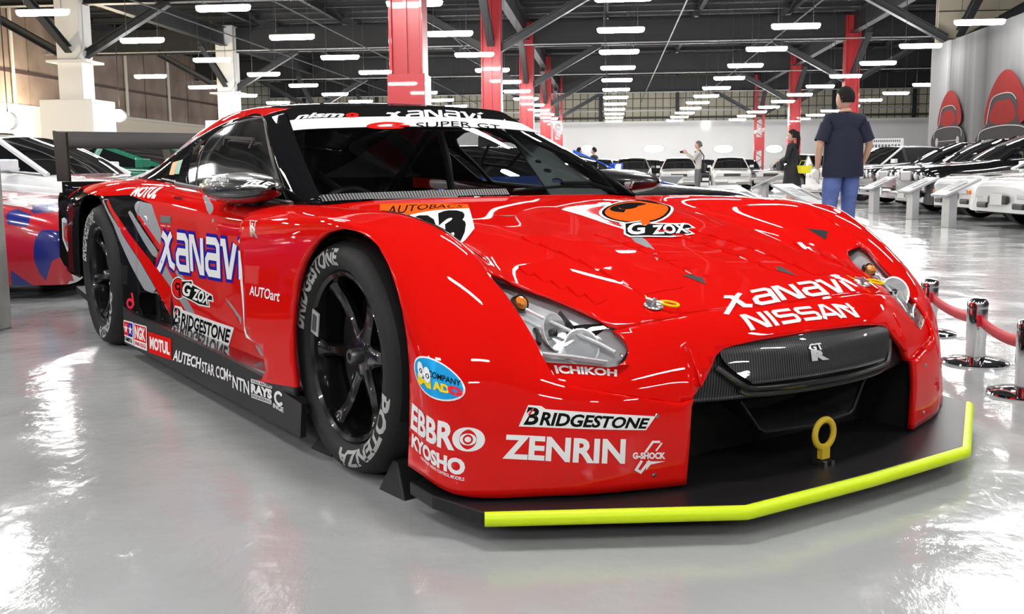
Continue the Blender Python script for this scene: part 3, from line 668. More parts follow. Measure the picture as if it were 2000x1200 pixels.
a_, b_ = gl.shape[:2]
sideg = M(gl.reshape(-1, 3), [(i * b_ + j, i * b_ + j + 1, (i + 1) * b_ + j + 1, (i + 1) * b_ + j) for i in range(a_ - 1) for j in range(b_ - 1)])
GB0 = BVHTree.FromPolygons([tuple(x) for x in sideg.v], sideg.f)
WIN_A = pxpoly(GB0, [(560, 393), (514, 231), (470, 240), (440, 250), (412, 268), (398, 290), (388, 330), (384, 366)], 'xz', dict(y=-.66))
WIN_B = pxpoly(GB0, [(394, 274), (386, 275), (376, 300), (368, 335), (369, 360), (380, 364), (385, 325)], 'xz', dict(y=-.66))
SEAL = in_poly(WIN_A, 'xz', .012)
win, sideg = sideg.clip(in_poly(WIN_A))
sideg = sideg.clip(SEAL, mark=1)
winb, sideg = sideg.clip(in_poly(WIN_B))
for mir in (0, 1):
    f = (lambda m: m.mirror()) if mir else (lambda m: m.copy())
    f(sideg).obj('window_surround', [BLK, MBLK], car, angle=60, thick=.01, weld=True)
    f(win).obj('side_window', [GLS2], car, weld=True)
    f(winb).obj('quarter_window', [GLS2], car, weld=True)
    sg = -1 if not mir else 1
    # sill trim under the window
    tr = M(); pts = [belt_at(x) for x in np.linspace(-.80, -2.1, 9)]
    tr.tube([(p[0], sg * (abs(p[1]) + .004), p[2] + .004) for p in pts], .011, 6)
    tr.obj('window_trim', [STEEL if False else mat('trim_grey', (.10, .10, .11), .3, coat=.5) if mir == 0 else bpy.data.materials['trim_grey']], car)
    # riveted sliding vent panel in the door window
    vp = [lat(*p, y=-.665) for p in ((440, 268), (496, 272), (468, 330), (430, 322))]
    fr = M(); q = [(v[0], sg * abs(v[1]) * 1.0, v[2]) for v in vp]
    for i in range(4): fr.bar(q[i], q[(i + 1) % 4], .008, .012)
    fr.obj('vent_frame', [MBLK], car)

# ---- cockpit
tub = M().box((-1.62, 0, .20), (2.2, 1.5, .06)).box((-2.65, 0, .50), (.05, 1.44, .62)).box((-.70, 0, .42), (.05, 1.5, .54))
tub.obj('cockpit_tub', [INT], car, smooth=False)
dash = surf([[(-.66, y, .722) for y in (-.62, -.3, 0, .3, .62)], [(-.80, y, .735) for y in (-.64, -.3, 0, .3, .64)], [(-.95, y, .70) for y in (-.66, -.3, 0, .3, .66)], [(-1.0, y, .58) for y in (-.66, -.3, 0, .3, .66)]], 4, 4)
dash.obj('dashboard', [CARB2], car, thick=.01)
cg = M()
for s in (-1, 1):
    cg.tube([(-.84, s * .66, .30), (-.86, s * .655, .70), (-1.12, s * .60, .90), (-1.50, s * .50, 1.04), (-1.9, s * .50, 1.075)], .02, 8)
    cg.tube([(-1.95, s * .50, 1.075), (-2.0, s * .58, .9), (-2.0, s * .68, .25)], .02, 8)
    cg.tube([(-2.0, s * .50, 1.05), (-2.6, s * .48, .65)], .018, 8)
    cg.tube([(-.9, s * .66, .62), (-2.0, s * .66, .40)], .018, 8)
cg.tube([(-1.93, -.5, 1.075), (-1.93, .5, 1.075)], .02, 8).tube([(-1.5, -.5, 1.04), (-1.5, .5, 1.04)], .02, 8).tube([(-1.95, -.5, 1.06), (-2.0, .66, .3)], .018, 8)
cg.obj('roll_cage', [CAGE], car)
for s in (1,):
    # gusset plate with three lightening holes beside the windscreen pillar
    g = M(); a = np.array((-.80, s * .665, .735)); b = np.array((-1.34, s * .535, 1.035)); inn = np.array((-.28, -s * .0, -.02))
    def gp(u, v): return a + (b - a) * u + np.array((-.05, -s * .22, -.01)) * v * 1.0
    n = 72; F = []; V = []
    for i in range(n + 1):
        for j in range(25): V.append(gp(i / n, j / 24 * (1.15 - 1.0 * i / n)))
    hole = [(.22, .60, .024), (.36, .52, .019), (.49, .45, .015)]
    for i in range(n):
        for j in range(24): F.append((i * 25 + j, i * 25 + j + 1, (i + 1) * 25 + j + 1, (i + 1) * 25 + j))
    gm = M(V, F)
    for (u, v, r) in hole:
        c = gp(u, v); gm = gm.drop(lambda p, c=c, r=r: np.linalg.norm(p - c, axis=1) - r)
    gm.obj('cage_gusset', [CAGE], car, thick=.008)
def seat_m():
    m = M(); 
    m.prism([(-1.35, .28), (-1.40, .40), (-1.75, .34), (-1.98, .86), (-1.93, .93), (-1.98, .95), (-2.08, .92), (-1.90, .28)], -.22, .22, 'xz')
    for s in (-1, 1):
        m.prism([(-1.45, .30), (-1.47, .47), (-1.72, .44), (-1.92, .66), (-1.96, .28)], s * .24 - .03, s * .24 + .03, 'xz')
        m.prism([(-1.86, .80), (-1.80, .92), (-1.95, .95), (-2.02, .82)], s * .15 - .02, s * .15 + .02, 'xz')
    return m
seat_m().off((0, -.36, 0)).obj('seat', [INT], car, smooth=False, bevel=.015)
sw = M(); sw.lathe([(.15 + .016 * math.cos(t), .016 * math.sin(t)) for t in np.linspace(0, 2 * math.pi, 9)], (0, 0, 0), 'x', 24).box((0, 0, 0), (.02, .28, .035)).off((-1.16, -.36, .62))
sw.obj('steering_wheel', [MBLK], car)
# white note strip on the dash behind the windscreen
M().box((-.69, -.32, .752), (.008, .34, .020)).obj('dash_strip', [mat('strip_grey', (.80, .80, .77), .6)], car, smooth=False)
# wipers
wp = M().tube([(-.61, .05, .765), (-.70, .34, .775), (-.735, .56, .768)], .006, 6).tube([(-.70, .60, .755), (-.735, .50, .785), (-.70, .34, .785)], .009, 6)
wp.obj('wiper', [MBLK], car)

# ---- splitter with neon tape
SP = [(.40, -.955), (.53, -.965), (.70, -.93), (1.005, -.424), (1.012, -.2), (1.016, 0)]
SPF = SP + [(x, -y) for x, y in SP[::-1][1:]]
spl = M().prism(SPF[::-1] , .048, .082); splo = spl.obj('splitter', [SBLK], car, smooth=False, bevel=.004)
tp = M()
edge = SPF[2:-2]
ep = []
for i in range(len(edge) - 1):
    for u in np.linspace(0, 1, 6, endpoint=False): ep.append((edge[i][0] * (1 - u) + edge[i + 1][0] * u + .004, edge[i][1] * (1 - u) + edge[i + 1][1] * u, .066))
ep.append((edge[-1][0] + .004, edge[-1][1], .066)); tp.tube(ep, .017, 12)
tp.obj('edge_tape', [NEON], splo, angle=60)
# cavity behind the grille opening
cv = M().box((.62, 0, .26), (.04, 1.20, .40)).box((.71, -.478, .18), (.20, .03, .20)).box((.71, .478, .18), (.20, .03, .20))
cv.obj('nose_cavity', [DARK], car, smooth=False)
M().box((.25, 0, .10), (.7, 1.2, .03)).box((-1.0, 0, .09), (2.3, 1.7, .05)).box((-2.9, 0, .20), (1.2, 1.3, .10)).obj('floor_pan', [MBLK], car, smooth=False)
# carbon grille panel, sloping back under the nose edge, with lower lip
def gx(y): return -.42 * y * y
gr_rows = []
for (dx, z, wy) in ((.845, .418, .335), (.852, .39, .345), (.868, .36, .352), (.885, .335, .35), (.893, .318, .34)):
    gr_rows.append([(dx + gx(y) * 1.0, y, z - .10 * y * y * (0)) for y in np.linspace(-wy, wy, 9)])
# full panel to the sides
pan = surf([[(dx + gx(y), y, z) for y in np.linspace(-.47, .47, 11)] for (dx, z) in ((.822, .44), (.848, .395), (.858, .355), (.866, .32), (.872, .275))], 4, 3)
pan = pan.keep(lambda v: np.maximum(sd_poly(np.abs(v[:, [1, 2]]) * [-1, 1], GRILLE) - .06, -(v[:, 2] - .277)))
grp = pan.obj('grille_panel', [CARB], car, thick=.012, weld=True)
rp = surf([[(dx + gx(y), y, z) for y in np.linspace(-wy, wy, 9)] for (dx, z, wy) in ((.856, .405, .315), (.872, .385, .325), (.885, .350, .300), (.894, .322, .262), (.885, .312, .258))], 4, 3)
rp.obj('grille_face', [CARB], grp, weld=True)
lipm = M(); 
lp = [(.872 + gx(y), y, z) for y, z in ((-.352, .395), (-.335, .36), (-.285, .318), (-.24, .303), (-.12, .30), (0, .299), (.12, .30), (.24, .303), (.285, .318), (.335, .36), (.352, .395))]
lipm.tube([tuple(p) for p in spline1(np.array([(x + .018 - .03 * max(0, (abs(y) - .30) / .05), y, z) for x, y, z in lp[1:-1]]), 5)], .0075, 8).obj('lip_moulding', [CARB2], grp)
lipm2 = M().tube([tuple(p) for p in spline1(np.array([(x + .012, y, z - .014) for x, y, z in lp[2:-2]]), 5)], .008, 8); lipm2.obj('lip_moulding', [CARB2], grp)
# air duct frame and ring under it
df = [(.84 + gx(y), y, z) for y, z in ((-.245, .262), (-.235, .252), (-.185, .186), (-.165, .176), (0, .168), (.165, .176), (.185, .186), (.235, .252), (.245, .262))]
dfo = M().tube(df, .0045, 6).obj('duct_frame', [SBLK], car)
dm = M(); k = len(df); dm.add([(x - .01, y, z) for x, y, z in df] + [(x - .16, y * .8, z + .02) for x, y, z in df], [(i, i + 1, k + i + 1, k + i) for i in range(k - 1)]); dm.obj('duct_wall', [MBLK], dfo)
tr_ = M().lathe([(.036 + .009 * math.cos(t), .009 * math.sin(t) * .8) for t in np.linspace(0, 2 * math.pi, 11)], (0, 0, 0), 'x', 28).box((0, 0, -.05), (.016, .03, .03)).off((.895, -.02, .163))
tro = tr_.obj('tow_ring', [mat('tow_yellow', (.55, .38, .02), .5)], car)
M().box((.885, -.02, .105), (.03, .022, .055)).obj('ring_bracket', [MBLK], tro, smooth=False)
for s in (-1, 1): M().box((.905, -.02 + s * .014, .088), (.02, .012, .012)).obj('bracket_bolt', [STEEL], tro, smooth=False)
# ---- side skirts
for s in (-1, 1):
    sk = M().prism([(-2.285, .065), (-2.275, .235), (-2.10, .222), (-.92, .212), (-.46, .20), (-.40, .19), (-.185, .17), (-.205, .065)], s * .99, s * .972, 'xz')
    sh = M().add([(-2.275, s * .98, .232), (-2.1, s * .98, .220), (-.92, s * .98, .209), (-.30, s * .98, .19), (-.30, s * .80, .165), (-.92, s * .80, .178), (-2.1, s * .80, .178), (-2.275, s * .80, .180)], [(0, 1, 6, 7), (1, 2, 5, 6), (2, 3, 4, 5)])
    skirt = sk.obj('side_skirt', [SBLK], car, smooth=False); sh.obj('skirt_shelf', [CARB2], skirt, smooth=False)
    if s < 0: SKO = skirt
# bottom of doors is closed by the shelf; inner wheel houses
for s in (-1, 1):
    for cx in (0.0, -2.71):
        h = M().lathe([(.338 if cx == 0 else .38, s * (.935 if cx == 0 else .95)), (.338 if cx == 0 else .38, s * (.78 if cx == 0 else .70)), (.02, s * (.78 if cx == 0 else .70))], (cx, 0, .325), 'y', 26, a0=R_(-20), a1=R_(200)); h.obj('wheel_house', [MBLK], car)
    M().prism([(-.46, .19), (-.215, .19), (-.25, .45), (-.46, .45)], s * .93, s * .90, 'xz').obj('vane_backing', [RED2], car, smooth=False)
    # duct box behind the opening in the rear fender
    M().box((-2.02, s * .86, .27), (.26, .03, .18)).obj('duct_box', [DARK], car, smooth=False)
# ---- tail
tail = surf([[(-3.62, y, z) for y in (-.97, -.7, 0, .7, .97)] for z in (.80, .62, .45, .30)], 3, 3)
tail.obj('tail_panel', [BLK], car, thick=.01)
for s in (-1, 1):
    M().prism([(-3.13, .30), (-3.10, .62), (-3.62, .74), (-3.68, .70), (-3.74, .37), (-3.62, .33)], s * .985, s * .965, 'xz').obj('rear_bumper_panel', [BLK], car, smooth=False)
tail2 = M().prism([(-3.2, .10), (-3.78, .16), (-3.78, .19), (-3.2, .14)], -.9, .9, 'xz'); tail2.obj('rear_diffuser', [MBLK], car, smooth=False)
# ---- rear wing
wing_prof = [(x - .15, z - .035) for x, z in [(-3.56, 1.025), (-3.58, 1.045), (-3.66, 1.075), (-3.78, 1.105), (-3.87, 1.13), (-3.87, 1.124), (-3.78, 1.088), (-3.66, 1.05), (-3.58, 1.022)]]
WINGM = mat('wing_carbon', (.020, .016, .016), .6, spec=.1)
wing = M().prism(wing_prof, -.91, .91, 'xz').obj('rear_wing', [WINGM], car, angle=50)
for s in (-1, 1):
    M().prism([(-3.67, 1.075), (-3.65, .80), (-4.01, .80), (-4.05, 1.10), (-3.85, 1.085)], s * .925, s * .912, 'xz').obj('endplate', [WINGM], wing, smooth=False, bevel=.003)
    M().prism([(-3.55, .74), (-3.72, 1.00), (-3.90, 1.03), (-3.70, .74)], s * .34, s * .325, 'xz').obj('wing_strut', [MBLK], wing, smooth=False)

# ---- wheels
NUT = mat('nut_steel', (.16, .16, .165), .35, .9)
def wheel(x, y, R, rim, s, width, turn=0.0):
    # wheel axis along y; outer face on side s
    r = M()
    prof = [(rim, .0), (rim - .006, .004), (rim - .016, -.004), (rim - .022, -.03), (rim - .026, -.10), (rim - .04, -width + .03), (rim, -width)]
    r.lathe([(a, b * -s * -1) if False else (a, s * b) for a, b in prof], (0, 0, 0), 'y', 56)
    # six spokes
    for k in range(6):
        a = R_(60 * k + 2 + turn); ca, sa = math.cos(a), math.sin(a); V = []
        st = [(.045, .036, -.050, .022), (.075, .026, -.050, .02), (.12, .018, -.052, .018), (.17, .017, -.045, .017), (.205, .021, -.030, .016), (rim - .018, .030, -.022, .012)]
        for rr, hw, yy, th in st:
            for (u, v) in ((-hw, yy), (-hw * .55, yy + .008), (hw * .55, yy + .008), (hw, yy), (hw, yy - th), (-hw, yy - th)):
                px_, pz_ = rr * ca - u * sa, rr * sa + u * ca; V.append((px_, s * v, pz_))
        F = [(i * 6 + j, i * 6 + (j + 1) % 6, (i + 1) * 6 + (j + 1) % 6, (i + 1) * 6 + j) for i in range(len(st) - 1) for j in range(6)]
        r.add(V, F if s > 0 else [f[::-1] for f in F])
    r.lathe([(0, s * -.040), (.050, s * -.040), (.062, s * -.046), (.066, s * -.08), (.0, s * -.085)], (0, 0, 0), 'y', 28)
    ro = r.obj('wheel', [RIMB], car, angle=38)
    ro.location = (x, s * y, R)
    hn = M().lathe([(0, s * -.03), (.010, s * -.03), (.011, s * -.012), (.019, s * -.012), (.022, s * -.016), (.024, s * -.04), (.034, s * -.045)], (0, 0, 0), 'y', 24)
    hn.obj('hub_nut', [NUT], ro)
    t = M(); dR = R - rim
    tp_ = [(rim - .004, -.012), (rim + .012, .012), (rim + dR * .35, .022), (rim + dR * .62, .020), (rim + dR * .82, .006), (R - .006, -.022), (R, -.045), (R, -width + .04), (R - .02, -width), (rim, -width + .02)]
    t.lathe([(a, s * b) for a, b in tp_], (0, 0, 0), 'y', 72)
    to = t.obj('tyre', [RUB], ro, angle=60)
    # brake disc and caliper behind the spokes
    M().lathe([(.05, s * -.12), (.185, s * -.12), (.185, s * -.15), (.05, s * -.15)], (0, 0, 0), 'y', 32).obj('brake_disc', [mat('disc_dark', (.03, .03, .03), .4, .8) if 'disc_dark' not in bpy.data.materials else bpy.data.materials['disc_dark']], ro)
    M().lathe([(.10, s * -.085), (.195, s * -.085), (.195, s * -.17), (.10, s * -.17), (.10, s * -.085)], (0, 0, 0), 'y', 10, a0=R_(140), a1=R_(225)).obj('brake_caliper', [MBLK], ro)
    return ro, to, tp_
WHEELS = [wheel(0, .933, .3294, .240, -1, .30), wheel(0, .933, .3294, .240, 1, .30, 11), wheel(-2.705, .985, .348, .240, -1, .33, 8), wheel(-2.705, .985, .348, .240, 1, .33, 20)]
def tyre_text(to, tp_, R, s, txt, a_mid, span, r0, r1, bold=.032, flip=False):
    m = fit(text_m(txt, bold=bold, shear=.15), 0, 0, 1, 1); m = slice2(m, 40, 3)
    rr = r0 + (r1 - r0) * m.v[:, 1]; an = np.radians(a_mid + span * (.5 - m.v[:, 0]))
    prof = np.array(tp_)[:7]; yy = np.interp(rr, prof[:, 0], prof[:, 1]) + .0012
    V = np.stack([rr * np.cos(an) * (1 if s < 0 else -1), s * yy, rr * np.sin(an)], 1)
    M(V, m.f).obj('tyre_lettering', [TYL], to)
for (ro, to, tp_), R, s in ((WHEELS[0], .3294, -1), (WHEELS[1], .3294, 1), (WHEELS[2], .348, -1), (WHEELS[3], .348, 1)):
    r0 = .249; r1 = r0 + (.050 if R < .34 else .056)
    tyre_text(to, tp_, R, s, 'BRIDGESTONE', 128, 82, r0 + .006, r1 + .004)
    tyre_text(to, tp_, R, s, 'POTENZA', -52, 84, r0 + .006, r1 + .004)
# silver balance plate taped to the front rim
wt = M().box((0, 0, 0), (.046, .004, .070)).obj('rim_plate', [mat('tape_silver', (.42, .42, .42), .45)], WHEELS[0][0], smooth=False); wt.location = (-.185, -.006, .075); wt.rotation_euler = (0, R_(14), 0)
M().box((0, -.003, 0), (.024, .003, .048)).obj('plate_label', [mat('plate_dark', (.06, .07, .07), .6)], wt, smooth=False)

# ---- side mirrors
MZ = .785
def mirror_m(s):
    st = [(-1.245, .02, .012), (-1.24, .068, .036), (-1.215, .09, .047), (-1.12, .108, .055), (-.99, .112, .057), (-.86, .098, .050), (-.76, .062, .034), (-.715, .032, .018), (-.70, .008, .005)]
    V = []; n = 20
    for x, hy, hz in st:
        for j in range(n):
            q = 2 * math.pi * j / n; V.append((x, s * (-.0) + hy * math.cos(q), MZ + hz * math.sin(q)))
    return M(V, [(i * n + j, i * n + (j + 1) % n, (i + 1) * n + (j + 1) % n, (i + 1) * n + j) for i in range(len(st) - 1) for j in range(n)] + [tuple(range(n))[::-1]])
# ---- lamps
def smooth_nose_normal(bv, p):
    h = bv.find_nearest(Vector(p)); return np.array(h[1])
LAMPM = mat('lamp_housing', (.80, .81, .82), .3, .25)
LAMPD = mat('lamp_dark', (.03, .03, .03), .3, coat=.6)
AMB = mat('amber_lens', (.75, .22, .02), .2, coat=.8)
WBUL = mat('bulb_glass', (.88, .88, .89), .12, .35)
HL3 = [hitp(FB0, *p) for p in HL_PX]
hl_mesh0 = surf(U, 8, 10); hl_mesh = hl_mesh0.keep(in_poly(HL, 'xy', .010)); hl_back = hl_mesh0.keep(in_poly(HL, 'xy', .030)).keep(lambda v: .2 - v[:, 0])
hl_mesh = hl_mesh.keep(lambda v: .2 - v[:, 0])
for s in (-1, 1):
    fx = (lambda m: m) if s < 0 else (lambda m: m.mirror())
    back = hl_back.copy(); back.v = back.v + np.array((-.026, 0.0, -.020)); 
    bo = fx(back).obj('headlight', [LAMPM], car, angle=60, weld=True)
    ln = hl_mesh.copy(); ln.v = ln.v + np.array((-.004, 0, -.004)); fx(ln).obj('headlight_lens', [LENS], bo, weld=True)
    def q(px, py, dz=.0, sink=.030):
        h = hitp(BVHTree.FromPolygons([tuple(x) for x in hl_mesh.v], hl_mesh.f), px, py)
        h = h if h is not None else lat(px, py, x=.6)
        sink *= .62; return (h[0] - sink, s * abs(h[1]), h[2] - sink * .6 + dz)
    # chrome projector bowl, facing forward
    c = q(1078, 645, sink=.040)
    bowl = M().lathe([(.050, .030), (.046, .030), (.036, .012), (.020, .0), (.012, -.002), (.012, .012), (.006, .016), (0, .016)], (0, 0, 0), 'x', 24)
    b1 = bowl.obj('reflector_bowl', [WBUL], bo); b1.location = c; b1.rotation_euler = (0, R_(-18), R_(-20 * -s * -1))
    c2 = q(1078, 645, sink=.036); M().lathe([(.011, 0), (.011, .012), (0, .014)], (0, 0, 0), 'x', 14).obj('bulb_socket', [LAMPD], b1).location = (.016, 0, 0)
    c = q(1145, 670, sink=.045)
    b2 = M().lathe([(.046, .02), (.042, .02), (.030, .0), (0, -.008)], (0, 0, 0), 'x', 18).obj('reflector_bowl', [LAMPM], bo); b2.location = c; b2.rotation_euler = (0, R_(-18), R_(20 * s))
    c = q(1022, 588, sink=.020); a = M().lathe([(0, .016), (.010, .014), (.017, .006), (.018, -.01)], (0, 0, 0), 'x', 16).obj('indicator', [AMB], bo); a.location = c; a.rotation_euler = (0, R_(-25), 0)
    M().lathe([(.018, -.01), (.022, .004), (.024, -.012)], (0, 0, 0), 'x', 16).obj('indicator_ring', [LAMPD], a)
    # chrome rails and dark fin
    rail = M().tube([q(*p, sink=.012) for p in ((1030, 602), (1070, 622), (1110, 641), (1180, 672), (1205, 686))], .005, 6); rail.obj('chrome_rail', [WBUL], bo)
    M().tube([q(*p, sink=.014) for p in ((1060, 688), (1120, 694), (1190, 704))], .005, 6).obj('chrome_rail', [WBUL], bo)
    M().tube([q(*p, sink=.016) for p in ((1050, 640), (1056, 655), (1056, 668))], .008, 6).obj('dark_slot', [LAMPD], bo)
    M().bar(q(1095, 612, sink=.02), q(1125, 640, sink=.03), .004, .03).obj('divider', [LAMPD], bo)
    # dark backing plate and screw at the front tip, dark triangle at the rear tip
    tip = hl_mesh.copy().off((-.008, 0, -.008)).keep(lambda v: (.728 - v[:, 0]) - .25 * (v[:, 1] + .55)); fx(tip).obj('mount_plate', [LAMPD], bo)
    tip = hl_mesh.copy().off((-.008, 0, -.008)).keep(lambda v: v[:, 0] - .42); fx(tip).obj('mount_plate', [LAMPD], bo)
    sc = M().lathe([(0, .004), (.005, .003), (.006, 0)], (0, 0, 0), 'x', 10).obj('mount_screw', [STEEL], bo); p = q(1212, 695, sink=.0); sc.location = p; sc.rotation_euler = (0, R_(-45), 0)

# ---- sponsor lettering and stickers: flat vinyl laid on the panels
def bvh_of(*ms):
    m = M()
    for x in ms: m.join(x)
    return BVHTree.FromPolygons([tuple(x) for x in m.v], m.f)
BV_HOOD = bvh_of(hood_m); BV_BUMP = bvh_of(bump_m); BV_FRONT = bvh_of(hood_m, bump_m); BV_SIDE = bvh_of(side)
scr_full = screen.copy().join(screen.mirror()); BV_SCR = bvh_of(scr_full)
BV_GL = bvh_of(sideg, win, winb); BV_ROOF = bvh_of(roof_g)
_sk = M().prism([(-2.285, .065), (-2.275, .235), (-2.10, .222), (-.92, .212), (-.46, .20), (-.40, .19), (-.185, .17), (-.205, .065)], -.99, -.972, 'xz'); BV_SK = bvh_of(_sk)
def decal(name, layers, quad, bv, parent, nx=12, ny=4, lift=.0016, mir=False, fb=None, cbv=None):
    """layers: [(M in unit square, material)]; quad: pixel corners tl, tr, br, bl measured on the photo"""
    C3 = []
    for p in quad:
        h = hitp(cbv or bv, *p)
        if h is None: h = lat(*p, **fb) if fb else None
        if h is None:
            o_, d_ = lray(*p); h = np.array(bv.find_nearest(o_ + d_ * 3.3)[0])
        C3.append(h)
    tl_, tr2, br, bl = C3
    n = np.cross(tr2 - tl_, bl - tl_); n = n / np.linalg.norm(n)
    o_, _ = lray(1000, 600)
    if n @ (np.array(o_) - tl_) < 0: n = -n
    mm = M(); mats = []
    for k, (m, ma) in enumerate(layers):
        m = slice2(m, nx, ny); V = []
        u = m.v[:, 0:1]; w_ = m.v[:, 1:2]
        P = (bl * (1 - u) + br * u) * (1 - w_) + (tl_ * (1 - u) + tr2 * u) * w_
        for p in P:
            h = bv.ray_cast(Vector(p + n * .16), Vector(-n), .45)
            if h[0] is None: h = bv.find_nearest(Vector(p))
            nn = np.array(h[1]); nn = nn if nn @ n > 0 else -nn
            V.append(np.array(h[0]) + nn * (lift + .0004 * k))
        if ma not in mats: mats.append(ma)
        V = np.array(V)
        mm.add(V, m.f, mats.index(ma))
    o = mm.obj(name, mats, parent, smooth=True, angle=None)
    if mir: mm.mirror().obj(name, mats, parent, smooth=True, angle=None)
    return o
def T_(s, x0=0, y0=0, x1=1, y1=1, bold=0.02, shear=0.0): return fit(text_m(s, bold=bold, shear=shear), x0, y0, x1, y1)
def inset(x0, y0, x1, y1): return x0, y0, x1, y1
# stroke alphabet for the wide angular wordmark  (unit cells)
def xan_strokes(wd):
    G = [  # X a N a v i
     ([(-.15, -.12), (.55, .85), (.72, 1.0)], [(.02, .98), (.30, .86), (.62, .12), (.90, .02)]),
     ([(.10, .96), (.72, .96), (.86, .84), (.86, .04), (.22, .04), (.08, .16), (.08, .40), (.20, .52), (.80, .52)],),
     ([(.08, .0), (.08, .96), (.26, .96), (.74, .04), (.90, .04), (.90, 1.0)],),
     ([(.10, .96), (.72, .96), (.86, .84), (.86, .04), (.22, .04), (.08, .16), (.08, .40), (.20, .52), (.80, .52)],),
     ([(-.02, .96), (.20, .96), (.42, .06), (.52, .06), (.86, .96)],),
     ([(.10, .0), (.10, .80)], [(.08, .98), (.36, 1.28)])]
    adv = [1.02, 1.02, 1.08, 1.0, 1.0, .45]; x = 0; out = M(); 
    for g, a in zip(G, adv):
        for s in g: out.join(ribbon([(p[0] * .95 + x, p[1]) for p in s], wd))
        x += a
    out.v[:, 0] = (out.v[:, 0] + .25) / 5.95; out.v[:, 1] = (out.v[:, 1] + .15) / 1.5
    return out
def xanavi(wd=.20): return xan_strokes(wd)
def bridgestone(): 
    b = M().join(T_('B', 0, .0, .115, 1, .03, .2)).join(T_('RIDGESTONE', .125, 0, 1, .80, .035, .2)); return b
def bridge_layers(outline=True):
    L = []
    if outline:
        L.append((poly2([(-.035, -.10), (.985, -.10), (1.045, .96), (.165, .96), (.13, 1.12), (.03, 1.12)]), WHT))
    L.append((bridgestone(), VBK)); L.append((poly2([(.015, .62), (.075, .98), (.0, .02)]), VRED if False else WHT))
    L.append((poly2([(.03, .55), (.062, .95), (.075, .90), (.045, .55)]), VRED)); return L
def gzox_layers():
    L = [(poly2([(-.04, .95), (.30, 1.10), (.36, .90), (.98, .62), (1.04, .30), (.90, .28), (.96, -.02), (.60, -.14), (.02, .02), (-.05, .2)]), WHT)]
    L.append((poly2([(-.01, .88), (.28, 1.02), (.33, .82), (.97, .55), (.99, .36), (.86, .34), (.92, .03), (.58, -.06), (.04, .08), (-.02, .24)]), VBK))
    t = T_('G', .01, .12, .30, .92, .03, .25).join(T_("'", .29, .70, .34, .96, .03, .25)).join(T_('ZOX', .35, .06, .93, .68, .04, .25)); L.append((t, WHT)); return L
def swirl_layers():
    L = [(disc(.5, .5, .52, .52), WHT), (disc(.5, .5, .47, .47), VBK), (disc(.5, .5, .43, .43), ORA if False else VRED)]
    L.append((ring(.46, .58, .16, .13, .10, a0=20, a1=290), VBK)); L.append((poly2([(.52, .10), (.66, .16), (.66, .62), (.54, .55)]), VBK)); return L

# hood
decal('lettering', [(xanavi(.21), WHT)], [(1396, 575), (1640, 536), (1690, 574), (1412, 618)], BV_FRONT, hood, 40, 10, lift=.0022)
def nissan():
    m = M(); wd = .20; x = 0
    N = [[(.1, 0), (.1, .9), (.22, .9), (.78, .1), (.9, .1), (.9, 1)]]; I = [[(.1, 0), (.1, 1)]]
    S = [[(.94, .9), (.16, .9), (.08, .82), (.08, .58), (.16, .51), (.84, .51), (.92, .44), (.92, .18), (.84, .10), (.04, .10)]]
    A = [[(.02, 0), (.42, .95), (.58, .95), (.98, 0)], [(.24, .27), (.76, .27)]]
    for g, a in ((N, 1.14), (I, .34), (S, 1.12), (S, 1.08), (A, 1.06), (N, 1)):
        for s in g: m.join(ribbon([(p[0] + x, p[1]) for p in s], wd))
        x += a
    return fit(m, 0, 0, 1, 1)
decal('lettering', [(nissan(), WHT)], [(1442, 615), (1654, 592), (1680, 622), (1467, 648)], BV_FRONT, bumper, 24, 5)
decal('sticker', [(poly2([(.0, .0), (1, 0), (1, 1), (0, 1)]), WHT), (rect(0, .80, 1, 1.0), ORA), (T_('AUTOBACS', .06, .84, .94, .96, .01, .3), VBK), (T_('23', .20, .02, .92, .76, .06, .1), VBK)],
      [(742, 401), (914, 401), (927, 448), (742, 470)], BV_HOOD, hood, 28, 20, lift=.003, fb=dict(z=.70))
# grey flashes on the hood
for pts in ([(955, 381), (985, 378), (996, 379), (1009, 421), (993, 420), (975, 400)], [(1168, 397), (1190, 397), (1207, 430), (1240, 470), (1260, 482), (1288, 506), (1283, 510), (1266, 495), (1240, 487), (1218, 465), (1196, 430)]):
    xs = [p[0] for p in pts]; ys = [p[1] for p in pts]
    fx0, fx1, fy0, fy1 = min(xs), max(xs), min(ys), max(ys)
    m2 = M([((p[0] - fx0) / (fx1 - fx0), (fy1 - p[1]) / (fy1 - fy0), 0) for p in pts], [tuple(range(len(pts)))])
    decal('flash', [(m2, GREY)], [(fx0, fy0), (fx1, fy0), (fx1, fy1), (fx0, fy1)], BV_FRONT, hood, 8, 8, lift=.0008)
L = [(disc(.5, .5, .52, .52), WHT), (disc(.5, .5, .48, .48), VBK), (disc(.5, .50, .44, .43), ORA), (ring(.40, .66, .20, .14, .12, a0=10, a1=250), VBK), (disc(.40, .68, .13, .10), VBK), (poly2([(.50, .98), (.70, 1.0), (.95, .62), (.78, .72)]), VBK), (poly2([(.50, -.10), (.62, -.04), (.62, .45), (.50, .40)]), ORA)]
decal('sticker', L, [(1166, 399), (1302, 394), (1322, 434), (1180, 440)], BV_FRONT, hood, 24, 24, lift=.0022)
decal('sticker', gzox_layers(), [(1222, 436), (1338, 426), (1362, 458), (1226, 466)], BV_FRONT, hood, 24, 12, lift=.0032)
for q_, dup_ in (((1258, 578, 1272, 594), 0),):
    x0, y0, x1, y1 = q_
    decal('arrow_mark', [(M().join(ribbon([(.1, 1.0), (.75, .25)], .16)).join(poly2([(1, 0), (.35, .25), (.85, .75)])), YEL)], [(x0, y0), (x1, y0), (x1, y1), (x0, y1)], BV_FRONT, hood, 2, 2, mir=True)
